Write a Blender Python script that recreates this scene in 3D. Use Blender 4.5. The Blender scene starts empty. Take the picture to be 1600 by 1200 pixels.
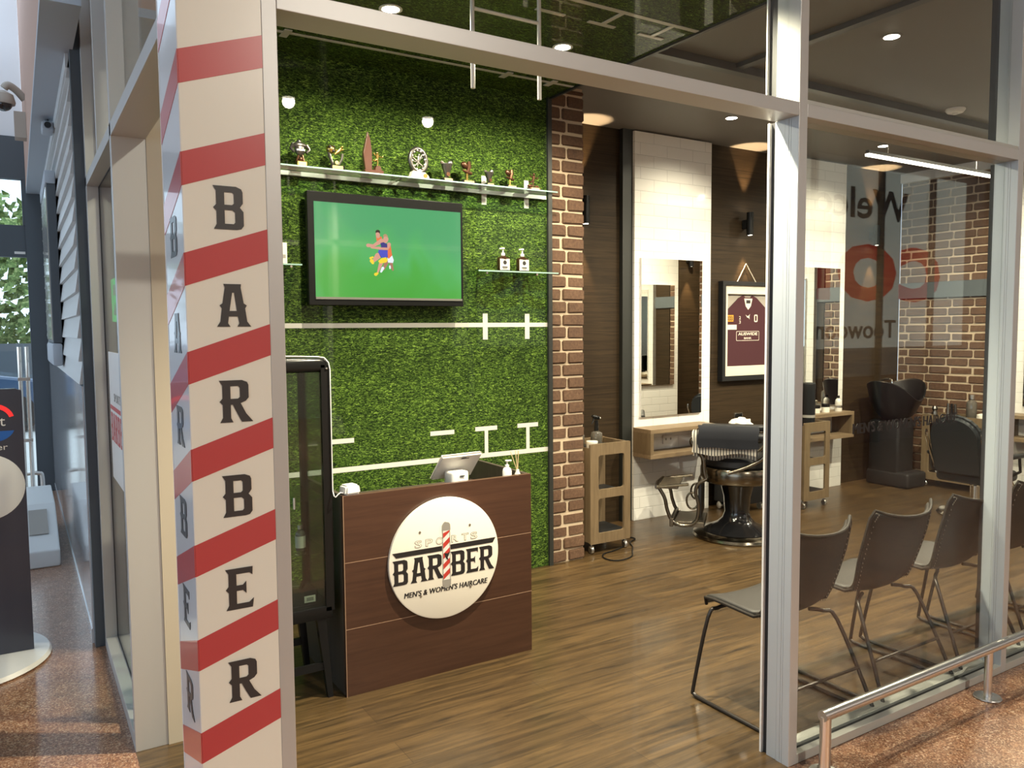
import bpy, bmesh, math, random
from mathutils import Vector, Matrix
R = math.radians
PI = math.pi
random.seed(7)
SC = bpy.context.scene
COL = SC.collection

# ------------------------------------------------------------------ camera
cam_d = bpy.data.cameras.new('camera')
cam_d.sensor_width = 36.0
cam_d.lens = 1245.687 / 1600 * 36.0
cam_d.clip_start = 0.02
cam_d.clip_end = 200
cam = bpy.data.objects.new('camera', cam_d)
COL.objects.link(cam)
YAW, PITCH, ROLL = 0.55498194, -0.0686316783, -0.00769021859
_f = Vector((math.sin(YAW) * math.cos(PITCH), math.cos(YAW) * math.cos(PITCH), math.sin(PITCH)))
_r = Vector((math.cos(YAW), -math.sin(YAW), 0))
_u = _r.cross(_f)
_r2 = _r * math.cos(ROLL) + _u * math.sin(ROLL)
_u2 = -_r * math.sin(ROLL) + _u * math.cos(ROLL)
_m = Matrix((_r2, _u2, -_f)).transposed().to_4x4()
_m.translation = Vector((0, 0, 1.65))
cam.matrix_world = _m
SC.camera = cam

# ------------------------------------------------------------------ world, daylight, exposure
SC.view_settings.view_transform = 'Standard'
SC.view_settings.look = 'None'
SC.view_settings.gamma = 1.0
SC.view_settings.use_curve_mapping = False
SC.view_settings.exposure = 0.16
w = bpy.data.worlds.new('sky')
SC.world = w
w.use_nodes = True
bg = w.node_tree.nodes['Background']
bg.inputs[0].default_value = (0.66, 0.82, 1.0, 1)
bg.inputs[1].default_value = 2.1
try:
    SC.cycles.max_bounces = 8
    SC.cycles.transparent_max_bounces = 16
    SC.cycles.sample_clamp_indirect = 4.0
    SC.cycles.caustics_reflective = False
    SC.cycles.caustics_refractive = False
    SC.cycles.use_denoising = True
except Exception:
    pass

def light(name, kind, loc, energy, color, size=0.1, target=None, spot=None, blend=0.5, size_y=None):
    d = bpy.data.lights.new(name, kind)
    d.energy = energy
    d.color = color
    if kind == 'AREA':
        d.size = size
        if size_y:
            d.shape = 'RECTANGLE'
            d.size_y = size_y
    elif kind == 'SUN':
        d.angle = size
    else:
        d.shadow_soft_size = size
    if kind == 'SPOT':
        d.spot_size = spot
        d.spot_blend = blend
    o = bpy.data.objects.new(name, d)
    COL.objects.link(o)
    o.location = loc
    if target is not None:
        v = Vector(target) - Vector(loc)
        o.rotation_euler = v.to_track_quat('-Z', 'Y').to_euler()
    return o

WARM = (1.0, 0.91, 0.67)

# ------------------------------------------------------------------ materials
def mat(name, col, rough=0.5, metal=0.0, coat=0.0, emit=None, estr=0.0, bump=None, spec=0.5, coat_rough=0.05):
    m = bpy.data.materials.new(name)
    m.use_nodes = True
    b = m.node_tree.nodes['Principled BSDF']
    b.inputs['Base Color'].default_value = (*col, 1)
    b.inputs['Roughness'].default_value = rough
    b.inputs['Metallic'].default_value = metal
    b.inputs['Specular IOR Level'].default_value = spec
    b.inputs['Coat Weight'].default_value = coat
    b.inputs['Coat Roughness'].default_value = coat_rough
    if emit:
        b.inputs['Emission Color'].default_value = (*emit, 1)
        b.inputs['Emission Strength'].default_value = estr
    if bump:
        nt = m.node_tree
        tc = nt.nodes.new('ShaderNodeTexCoord')
        n = nt.nodes.new('ShaderNodeTexNoise')
        n.inputs['Scale'].default_value = bump[0]
        n.inputs['Detail'].default_value = 4
        bp = nt.nodes.new('ShaderNodeBump')
        bp.inputs['Strength'].default_value = bump[1]
        bp.inputs['Distance'].default_value = bump[2] if len(bump) > 2 else 0.002
        nt.links.new(tc.outputs['Object'], n.inputs['Vector'])
        nt.links.new(n.outputs['Fac'], bp.inputs['Height'])
        nt.links.new(bp.outputs[0], b.inputs['Normal'])
    return m

def ramp(nt, stops):
    r = nt.nodes.new('ShaderNodeValToRGB')
    e = r.color_ramp.elements
    while len(e) < len(stops):
        e.new(0.5)
    for i, (p, c) in enumerate(stops):
        e[i].position = p
        e[i].color = (*c, 1)
    return r

def geo_coord(nt, swap=None, scale=(1, 1, 1)):
    """world position, with axes re-ordered so that the surface lies in the texture's XY plane"""
    g = nt.nodes.new('ShaderNodeNewGeometry')
    s = nt.nodes.new('ShaderNodeSeparateXYZ')
    c = nt.nodes.new('ShaderNodeCombineXYZ')
    nt.links.new(g.outputs['Position'], s.inputs[0])
    for i, a in enumerate(swap or 'XYZ'):
        nt.links.new(s.outputs[a], c.inputs[i])
    mp = nt.nodes.new('ShaderNodeMapping')
    mp.inputs['Scale'].default_value = scale
    nt.links.new(c.outputs[0], mp.inputs[0])
    return mp.outputs[0]

def glass_mat(name, tint=(0.93, 0.96, 0.95), refl=1.0, ior=1.5):
    m = bpy.data.materials.new(name)
    m.use_nodes = True
    nt = m.node_tree
    for n in list(nt.nodes):
        nt.nodes.remove(n)
    out = nt.nodes.new('ShaderNodeOutputMaterial')
    tr = nt.nodes.new('ShaderNodeBsdfTransparent')
    tr.inputs[0].default_value = (*tint, 1)
    gl = nt.nodes.new('ShaderNodeBsdfGlossy')
    gl.inputs['Roughness'].default_value = 0.0
    fr = nt.nodes.new('ShaderNodeFresnel')
    # same reflectance entering and leaving the sheet: the node inverts the index on back faces, so invert it back
    ge = nt.nodes.new('ShaderNodeNewGeometry')
    mi = nt.nodes.new('ShaderNodeMix')
    mi.inputs['A'].default_value = ior
    mi.inputs['B'].default_value = 1.0 / ior
    nt.links.new(ge.outputs['Backfacing'], mi.inputs['Factor'])
    nt.links.new(mi.outputs['Result'], fr.inputs['IOR'])
    mu = nt.nodes.new('ShaderNodeMath')
    mu.operation = 'MULTIPLY'
    mu.inputs[1].default_value = refl
    mix = nt.nodes.new('ShaderNodeMixShader')
    nt.links.new(fr.outputs[0], mu.inputs[0])
    nt.links.new(mu.outputs[0], mix.inputs[0])
    nt.links.new(tr.outputs[0], mix.inputs[1])
    nt.links.new(gl.outputs[0], mix.inputs[2])
    nt.links.new(mix.outputs[0], out.inputs[0])
    return m

def wood_mat(name, c1, c2, grain_axis='XZY', along=1.5, across=40, rough=0.45, coat=0.0, plank=None):
    m = mat(name, c1, rough, coat=coat, spec=0.2 if rough > 0.55 else 0.5)
    nt = m.node_tree
    b = nt.nodes['Principled BSDF']
    co = geo_coord(nt, grain_axis, (along, across, across))
    n = nt.nodes.new('ShaderNodeTexNoise')
    n.inputs['Scale'].default_value = 1.0
    n.inputs['Detail'].default_value = 8
    n.inputs['Roughness'].default_value = 0.72
    n.inputs['Distortion'].default_value = 0.6
    nt.links.new(co, n.inputs['Vector'])
    rp = ramp(nt, [(0.3, c1), (0.7, c2)])
    nt.links.new(n.outputs['Fac'], rp.inputs[0])
    col = rp.outputs[0]
    if plank:
        co2 = geo_coord(nt, grain_axis, (1, 1, 1))
        br = nt.nodes.new('ShaderNodeTexBrick')
        br.inputs['Scale'].default_value = 1.0
        br.inputs['Brick Width'].default_value = plank[0]
        br.inputs['Row Height'].default_value = plank[1]
        br.inputs['Mortar Size'].default_value = plank[2]
        br.inputs['Mortar Smooth'].default_value = 0.0
        br.inputs['Bias'].default_value = 0.0
        br.offset = 0.37
        br.inputs['Color1'].default_value = (*plank[3], 1)
        br.inputs['Color2'].default_value = (*plank[4], 1)
        br.inputs['Mortar'].default_value = (*plank[5], 1)
        nt.links.new(co2, br.inputs['Vector'])
        mx = nt.nodes.new('ShaderNodeMix')
        mx.data_type = 'RGBA'
        mx.blend_type = 'MULTIPLY'
        mx.inputs['Factor'].default_value = 1.0
        nt.links.new(col, mx.inputs['A'])
        nt.links.new(br.outputs['Color'], mx.inputs['B'])
        col = mx.outputs['Result']
    nt.links.new(col, b.inputs['Base Color'])
    bp = nt.nodes.new('ShaderNodeBump')
    bp.inputs['Strength'].default_value = 0.15
    bp.inputs['Distance'].default_value = 0.001
    nt.links.new(n.outputs['Fac'], bp.inputs['Height'])
    nt.links.new(bp.outputs[0], b.inputs['Normal'])
    return m

def grass_mat(name, plane, coat=1.0):
    m = mat(name, (0.1, 0.2, 0.03), 0.9, coat=coat, coat_rough=0.02, spec=0.1)
    nt = m.node_tree
    b = nt.nodes['Principled BSDF']
    co = geo_coord(nt, plane, (1, 1, 1))
    # blades: two stretched noises at crossing angles, warped
    outs = []
    for ang, sc in ((0.6, 1.0), (-0.75, 1.25)):
        mp = nt.nodes.new('ShaderNodeMapping')
        mp.inputs['Rotation'].default_value = (0, 0, ang)
        mp.inputs['Scale'].default_value = (40 * sc, 115 * sc, 60)
        nt.links.new(co, mp.inputs[0])
        n = nt.nodes.new('ShaderNodeTexNoise')
        n.inputs['Scale'].default_value = 1.0
        n.inputs['Detail'].default_value = 2.5
        n.inputs['Distortion'].default_value = 1.2
        nt.links.new(mp.outputs[0], n.inputs['Vector'])
        outs.append(n.outputs['Fac'])
    mxm = nt.nodes.new('ShaderNodeMath')
    mxm.operation = 'MAXIMUM'
    nt.links.new(outs[0], mxm.inputs[0])
    nt.links.new(outs[1], mxm.inputs[1])
    rp = ramp(nt, [(0.46, (0.007, 0.015, 0.004)), (0.55, (0.028, 0.058, 0.010)), (0.63, (0.080, 0.142, 0.020)), (0.76, (0.26, 0.39, 0.07))])
    nt.links.new(mxm.outputs[0], rp.inputs[0])
    n2 = nt.nodes.new('ShaderNodeTexNoise')
    n2.inputs['Scale'].default_value = 9
    n2.inputs['Detail'].default_value = 3
    nt.links.new(co, n2.inputs['Vector'])
    rp2 = ramp(nt, [(0.3, (0.72, 0.72, 0.72)), (0.7, (1.15, 1.15, 1.1))])
    nt.links.new(n2.outputs['Fac'], rp2.inputs[0])
    mx = nt.nodes.new('ShaderNodeMix')
    mx.data_type = 'RGBA'
    mx.blend_type = 'MULTIPLY'
    mx.inputs['Factor'].default_value = 1.0
    nt.links.new(rp.outputs[0], mx.inputs['A'])
    nt.links.new(rp2.outputs[0], mx.inputs['B'])
    nt.links.new(mx.outputs['Result'], b.inputs['Base Color'])
    return m

def tile_mat(name, plane, col=(0.86, 0.84, 0.80), w_=0.30, h_=0.10):
    m = mat(name, col, 0.18, coat=0.3)
    nt = m.node_tree
    b = nt.nodes['Principled BSDF']
    co = geo_coord(nt, plane)
    br = nt.nodes.new('ShaderNodeTexBrick')
    br.inputs['Scale'].default_value = 1.0
    br.inputs['Brick Width'].default_value = w_
    br.inputs['Row Height'].default_value = h_
    br.inputs['Mortar Size'].default_value = 0.0016
    br.inputs['Mortar Smooth'].default_value = 0.3
    br.inputs['Color1'].default_value = (*col, 1)
    br.inputs['Color2'].default_value = (*[c * 0.985 for c in col], 1)
    br.inputs['Mortar'].default_value = (*[c * 0.62 for c in col], 1)
    nt.links.new(co, br.inputs['Vector'])
    nt.links.new(br.outputs['Color'], b.inputs['Base Color'])
    # pillowed tile edges
    br2 = nt.nodes.new('ShaderNodeTexBrick')
    for k in ('Scale', 'Brick Width', 'Row Height'):
        br2.inputs[k].default_value = br.inputs[k].default_value
    br2.inputs['Mortar Size'].default_value = 0.006
    br2.inputs['Mortar Smooth'].default_value = 1.0
    nt.links.new(co, br2.inputs['Vector'])
    bp = nt.nodes.new('ShaderNodeBump')
    bp.invert = True
    bp.inputs['Strength'].default_value = 0.5
    bp.inputs['Distance'].default_value = 0.002
    nt.links.new(br2.outputs['Fac'], bp.inputs['Height'])
    nt.links.new(bp.outputs[0], b.inputs['Normal'])
    return m

def speckle_mat(name, cols, scale=140, rough=0.25, coat=0.3):
    m = mat(name, cols[0], rough, coat=coat, coat_rough=0.12)
    nt = m.node_tree
    b = nt.nodes['Principled BSDF']
    co = geo_coord(nt)
    v = nt.nodes.new('ShaderNodeTexVoronoi')
    v.inputs['Scale'].default_value = scale
    nt.links.new(co, v.inputs['Vector'])
    s = nt.nodes.new('ShaderNodeSeparateXYZ')
    nt.links.new(v.outputs['Color'], s.inputs[0])
    rp = ramp(nt, cols[1])
    nt.links.new(s.outputs[0], rp.inputs[0])
    n = nt.nodes.new('ShaderNodeTexNoise')
    n.inputs['Scale'].default_value = 14
    n.inputs['Detail'].default_value = 5
    nt.links.new(co, n.inputs['Vector'])
    rp2 = ramp(nt, [(0.3, (0.80, 0.80, 0.80)), (0.7, (1.12, 1.1, 1.08))])
    nt.links.new(n.outputs['Fac'], rp2.inputs[0])
    mx = nt.nodes.new('ShaderNodeMix')
    mx.data_type = 'RGBA'
    mx.blend_type = 'MULTIPLY'
    mx.inputs['Factor'].default_value = 1.0
    nt.links.new(rp.outputs[0], mx.inputs['A'])
    nt.links.new(rp2.outputs[0], mx.inputs['B'])
    nt.links.new(mx.outputs['Result'], b.inputs['Base Color'])
    return m

def brick_mat(name):
    m = mat(name, (0.28, 0.13, 0.075), 0.85)
    nt = m.node_tree
    b = nt.nodes['Principled BSDF']
    oi = geo_coord(nt)
    n = nt.nodes.new('ShaderNodeTexNoise')
    n.inputs['Scale'].default_value = 55
    n.inputs['Detail'].default_value = 6
    nt.links.new(oi, n.inputs['Vector'])
    n2 = nt.nodes.new('ShaderNodeTexNoise')
    n2.inputs['Scale'].default_value = 4.0
    nt.links.new(oi, n2.inputs['Vector'])
    rp = ramp(nt, [(0.3, (0.065, 0.032, 0.018)), (0.55, (0.115, 0.060, 0.033)), (0.75, (0.175, 0.102, 0.060))])
    mx0 = nt.nodes.new('ShaderNodeMix')
    mx0.inputs['Factor'].default_value = 0.45
    nt.links.new(n.outputs['Fac'], mx0.inputs['A'])
    nt.links.new(n2.outputs['Fac'], mx0.inputs['B'])
    nt.links.new(mx0.outputs['Result'], rp.inputs[0])
    nt.links.new(rp.outputs[0], b.inputs['Base Color'])
    bp = nt.nodes.new('ShaderNodeBump')
    bp.inputs['Strength'].default_value = 0.5
    bp.inputs['Distance'].default_value = 0.004
    nt.links.new(n.outputs['Fac'], bp.inputs['Height'])
    nt.links.new(bp.outputs[0], b.inputs['Normal'])
    return m

def stripe_mat(name, c1, c2, axis, freq, phase=0.0, plane='XYZ', slant=None, duty=0.5, rough=0.8):
    """printed / woven stripes along one axis of world space"""
    m = mat(name, c1, rough)
    nt = m.node_tree
    b = nt.nodes['Principled BSDF']
    tc = nt.nodes.new('ShaderNodeTexCoord')
    s = nt.nodes.new('ShaderNodeSeparateXYZ')
    nt.links.new(tc.outputs['Object'], s.inputs[0])
    mu = nt.nodes.new('ShaderNodeMath')
    mu.operation = 'MULTIPLY'
    mu.inputs[1].default_value = freq
    nt.links.new(s.outputs[axis], mu.inputs[0])
    src = mu.outputs[0]
    fr = nt.nodes.new('ShaderNodeMath')
    fr.operation = 'FRACT'
    nt.links.new(src, fr.inputs[0])
    gt = nt.nodes.new('ShaderNodeMath')
    gt.operation = 'GREATER_THAN'
    gt.inputs[1].default_value = duty
    nt.links.new(fr.outputs[0], gt.inputs[0])
    mx = nt.nodes.new('ShaderNodeMix')
    mx.data_type = 'RGBA'
    nt.links.new(gt.outputs[0], mx.inputs['Factor'])
    mx.inputs['A'].default_value = (*c1, 1)
    mx.inputs['B'].default_value = (*c2, 1)
    nt.links.new(mx.outputs['Result'], b.inputs['Base Color'])
    return m

M = {}
M['alu'] = mat('silver_frame', (0.50, 0.495, 0.48), 0.42, 0.35, bump=(30, 0.04))
M['alu_side'] = mat('galvanised_side', (0.50, 0.54, 0.585), 0.5, 0.3, bump=(25, 0.2))  # galvanised side plates; bluish tint of the left daylight put into their colour
M['gasket'] = mat('black_gasket', (0.02, 0.02, 0.022), 0.6)
M['white_edge'] = mat('white_edge', (0.85, 0.85, 0.83), 0.5)
M['glass'] = glass_mat('window_glass', (0.95, 0.965, 0.96), 1.0, 1.52)
M['glass_tint'] = glass_mat('tinted_shop_glass', (0.95, 0.96, 0.95), 0.9, 1.45)
M['glass_green'] = glass_mat('green_edge_glass', (0.80, 0.90, 0.86), 1.2, 1.5)
M['glass_edge'] = mat('glass_edge', (0.30, 0.48, 0.42), 0.1, coat=1.0)
M['cab_glass'] = glass_mat('cabinet_glass', (0.72, 0.78, 0.74), 1.2, 1.5)
M['floor'] = wood_mat('vinyl_plank_floor', (0.013, 0.0075, 0.003), (0.140, 0.084, 0.033), 'XYZ', 1.9, 30, 0.36, 0.12,
                      plank=(1.22, 0.18, 0.0012, (1.0, 1.0, 1.0), (0.66, 0.64, 0.62), (0.35, 0.33, 0.3)))
M['terrazzo'] = speckle_mat('brown_terrazzo', [(0.30, 0.17, 0.11), [(0.0, (0.13, 0.055, 0.03)), (0.45, (0.27, 0.13, 0.075)), (0.8, (0.38, 0.21, 0.12)), (1.0, (0.56, 0.40, 0.28))]], 190, 0.3, 0.35)
M['grass_wall'] = grass_mat('printed_grass_wall', 'XZY', 0.35)
M['grass_ceiling'] = grass_mat('printed_grass_ceiling', 'XYZ', 0.35)
M['white_line'] = mat('white_print', (0.60, 0.58, 0.53), 0.5, coat=0.6)
M['dark_trim'] = mat('dark_trim', (0.022, 0.024, 0.022), 0.4)
M['brick'] = brick_mat('tumbled_brick')
M['mortar'] = mat('cream_mortar', (0.52, 0.41, 0.29), 0.9, bump=(80, 0.5))
M['wood_wall'] = wood_mat('dark_wood_panel', (0.014, 0.0085, 0.0042), (0.050, 0.031, 0.0145), 'XZY', 1.6, 45, 0.6, 0.0,
                          plank=(40.0, 0.62, 0.0025, (1, 1, 1), (0.93, 0.93, 0.93), (0.4, 0.4, 0.4)))
M['wood_wall_y'] = wood_mat('dark_wood_panel_side', (0.014, 0.0085, 0.0042), (0.050, 0.031, 0.0145), 'YZX', 1.6, 45, 0.6, 0.0,
                            plank=(40.0, 0.62, 0.0025, (1, 1, 1), (0.93, 0.93, 0.93), (0.4, 0.4, 0.4)))
M['counter_wood'] = wood_mat('red_brown_veneer', (0.046, 0.0185, 0.010), (0.080, 0.035, 0.019), 'XZY', 2.2, 40, 0.4, 0.2)
M['counter_side'] = wood_mat('grey_brown_veneer', (0.034, 0.025, 0.018), (0.058, 0.044, 0.032), 'ZYX', 2.0, 40, 0.5, 0.1)
M['seam'] = mat('pale_seam', (0.35, 0.22, 0.14), 0.5)
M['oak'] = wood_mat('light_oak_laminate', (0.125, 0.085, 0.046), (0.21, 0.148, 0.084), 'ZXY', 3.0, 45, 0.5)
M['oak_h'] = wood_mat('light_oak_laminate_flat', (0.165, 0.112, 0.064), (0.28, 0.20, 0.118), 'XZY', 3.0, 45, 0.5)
M['tile'] = tile_mat('white_metro_tile', 'XZY')
M['tile_y'] = tile_mat('white_metro_tile_side', 'YZX')
M['ceil_dark'] = mat('dark_ceiling', (0.17, 0.155, 0.14), 0.55)
M['ceil_metal'] = mat('dark_metal_rail', (0.10, 0.10, 0.10), 0.4, 0.3)
M['black'] = mat('black_plastic', (0.010, 0.010, 0.010), 0.25, spec=0.2)
M['black_matte'] = mat('black_satin', (0.012, 0.012, 0.013), 0.5, spec=0.3)
M['black_gloss'] = mat('black_enamel', (0.008, 0.008, 0.009), 0.12, coat=0.8)
M['black_vinyl'] = mat('black_vinyl', (0.022, 0.022, 0.024), 0.38, bump=(140, 0.12))
M['black_vinyl_blue'] = mat('black_salon_vinyl', (0.020, 0.024, 0.027), 0.4, spec=0.35, bump=(140, 0.12))
M['chrome'] = mat('chrome', (0.75, 0.72, 0.66), 0.12, 1.0)
M['brass_chrome'] = mat('aged_chrome', (0.23, 0.20, 0.155), 0.2, 1.0)
M['steel'] = mat('brushed_steel', (0.70, 0.68, 0.65), 0.28, 1.0, bump=(60, 0.05))
M['white'] = mat('white_plastic', (0.78, 0.76, 0.72), 0.35)
M['cream'] = mat('cream_sign_board', (0.90, 0.85, 0.73), 0.4, coat=0.2)
M['wrap_cream'] = mat('cream_vinyl_wrap', (0.80, 0.78, 0.68), 0.3, coat=0.6, coat_rough=0.04, bump=(5, 0.03, 0.01))
M['wrap_white'] = mat('white_vinyl_wrap', (0.66, 0.67, 0.68), 0.3, coat=0.5, coat_rough=0.06)
M['wrap_red'] = mat('red_vinyl_wrap', (0.50, 0.055, 0.060), 0.3, coat=0.45, coat_rough=0.03)
M['letter'] = mat('black_lettering', (0.030, 0.028, 0.030), 0.4, coat=0.3, coat_rough=0.08)
M['print_black'] = mat('black_print', (0.015, 0.012, 0.012), 0.5)
M['print_red'] = mat('red_print', (0.50, 0.04, 0.03), 0.5)
M['print_grey'] = mat('grey_print', (0.30, 0.28, 0.25), 0.5)
M['screw'] = mat('screw_head', (0.28, 0.24, 0.19), 0.4, 0.6)
M['mirror'] = mat('mirror_silver', (0.86, 0.86, 0.82), 0.0, 1.0)
M['fabric_navy'] = mat('navy_towelling', (0.010, 0.011, 0.016), 0.95, bump=(400, 0.6))
M['fabric_white'] = mat('white_towelling', (0.72, 0.70, 0.65), 0.95, bump=(300, 0.6))
M['cape'] = stripe_mat('striped_cape', (0.045, 0.045, 0.05), (0.62, 0.58, 0.50), 'X', 46, duty=0.35)
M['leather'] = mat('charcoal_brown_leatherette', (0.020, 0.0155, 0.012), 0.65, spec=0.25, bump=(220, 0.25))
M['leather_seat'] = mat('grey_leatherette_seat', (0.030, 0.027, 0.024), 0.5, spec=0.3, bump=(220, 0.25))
M['stitch'] = mat('pale_stitching', (0.20, 0.17, 0.14), 0.7)
M['chair_metal'] = mat('dark_brown_metal', (0.042, 0.036, 0.032), 0.35, 0.5)
M['emit_warm'] = mat('lamp_lens', (1, 1, 1), 0.5, emit=(1.0, 0.90, 0.74), estr=30)
M['emit_strip'] = mat('led_strip', (1, 1, 1), 0.5, emit=(1.0, 0.93, 0.78), estr=7)
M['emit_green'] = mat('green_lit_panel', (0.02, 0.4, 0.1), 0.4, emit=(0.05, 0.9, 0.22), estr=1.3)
M['sill'] = mat('sill_silver', (0.50, 0.50, 0.46), 0.4, 0.35)
M['gold'] = mat('trophy_gold', (0.75, 0.52, 0.16), 0.25, 1.0)
M['gold_plate'] = mat('gold_plate', (0.72, 0.58, 0.26), 0.35, 0.7)
M['pewter'] = mat('pewter', (0.17, 0.16, 0.145), 0.3, 0.9)
M['bronze'] = mat('bronze', (0.13, 0.062, 0.036), 0.32, 0.8)
M['trophy_wood'] = mat('trophy_wood', (0.085, 0.032, 0.020), 0.35, coat=0.4)
M['marble'] = mat('pale_stone_base', (0.75, 0.70, 0.60), 0.3)
M['weatherboard'] = mat('grey_white_weatherboard', (0.60, 0.62, 0.62), 0.45, bump=(6, 0.1))
M['gloss_panel'] = mat('white_gloss_panel', (0.70, 0.73, 0.76), 0.08, coat=0.6)
M['dark_frame'] = mat('charcoal_frame', (0.075, 0.09, 0.105), 0.5)
M['bulk_grey'] = mat('grey_bulkhead', (0.42, 0.47, 0.53), 0.6)
M['white_wall'] = mat('white_paint', (0.78, 0.80, 0.82), 0.7)
M['tan_wall'] = mat('tan_paint', (0.40, 0.36, 0.31), 0.7)
M['red_brown'] = mat('red_brown_paint', (0.16, 0.06, 0.05), 0.7)
M['navy_sign'] = mat('dark_navy_panel', (0.040, 0.044, 0.066), 0.35, coat=0.3)
M['coles_red'] = mat('sign_red', (0.75, 0.03, 0.03), 0.5, emit=(0.8, 0.03, 0.03), estr=0.6)
M['sign_white'] = mat('lightbox_face', (0.9, 0.92, 0.85), 0.5, emit=(0.85, 0.90, 0.72), estr=0.75)
M['jersey'] = mat('maroon_jersey', (0.048, 0.009, 0.014), 0.9, bump=(350, 0.4))
M['jersey_lt'] = mat('white_trim_cloth', (0.70, 0.64, 0.55), 0.9)
M['yellow'] = mat('yellow_badge', (0.75, 0.33, 0.03), 0.7)
M['mat_cream'] = mat('cream_mount_board', (0.72, 0.66, 0.52), 0.8)
M['mat_grey'] = mat('grey_backing_board', (0.32, 0.29, 0.25), 0.8)
M['reed'] = mat('reed_sticks', (0.62, 0.48, 0.27), 0.7)
M['amber'] = mat('amber_bottle', (0.035, 0.016, 0.008), 0.1, coat=0.8)
M['label'] = mat('cream_label', (0.72, 0.68, 0.60), 0.6)
M['clear_pl'] = mat('clear_plastic', (0.10, 0.09, 0.075), 0.1, coat=0.8)
M['concrete'] = mat('pale_concrete', (0.55, 0.54, 0.50), 0.9, bump=(20, 0.3))
M['foliage'] = speckle_mat('tree_leaves', [(0.2, 0.3, 0.1), [(0.0, (0.06, 0.12, 0.03)), (0.5, (0.16, 0.26, 0.07)), (1.0, (0.38, 0.46, 0.18))]], 14, 0.8, 0.0)
M['bark'] = mat('bark', (0.12, 0.09, 0.06), 0.9)
M['car_white'] = mat('white_car_paint', (0.75, 0.76, 0.78), 0.2, coat=0.8)
M['car_dark'] = mat('dark_blue_car_paint', (0.05, 0.09, 0.16), 0.2, coat=0.8)
M['car_glass'] = mat('car_glass', (0.03, 0.04, 0.05), 0.05, coat=1.0)
M['tyre'] = mat('tyre_rubber', (0.02, 0.02, 0.02), 0.8)
M['band'] = mat('blue_grey_band', (0.085, 0.10, 0.11), 0.5)
M['grate'] = mat('pitted_cast_metal', (0.20, 0.17, 0.13), 0.35, 0.9, bump=(120, 0.8, 0.006))

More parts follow.
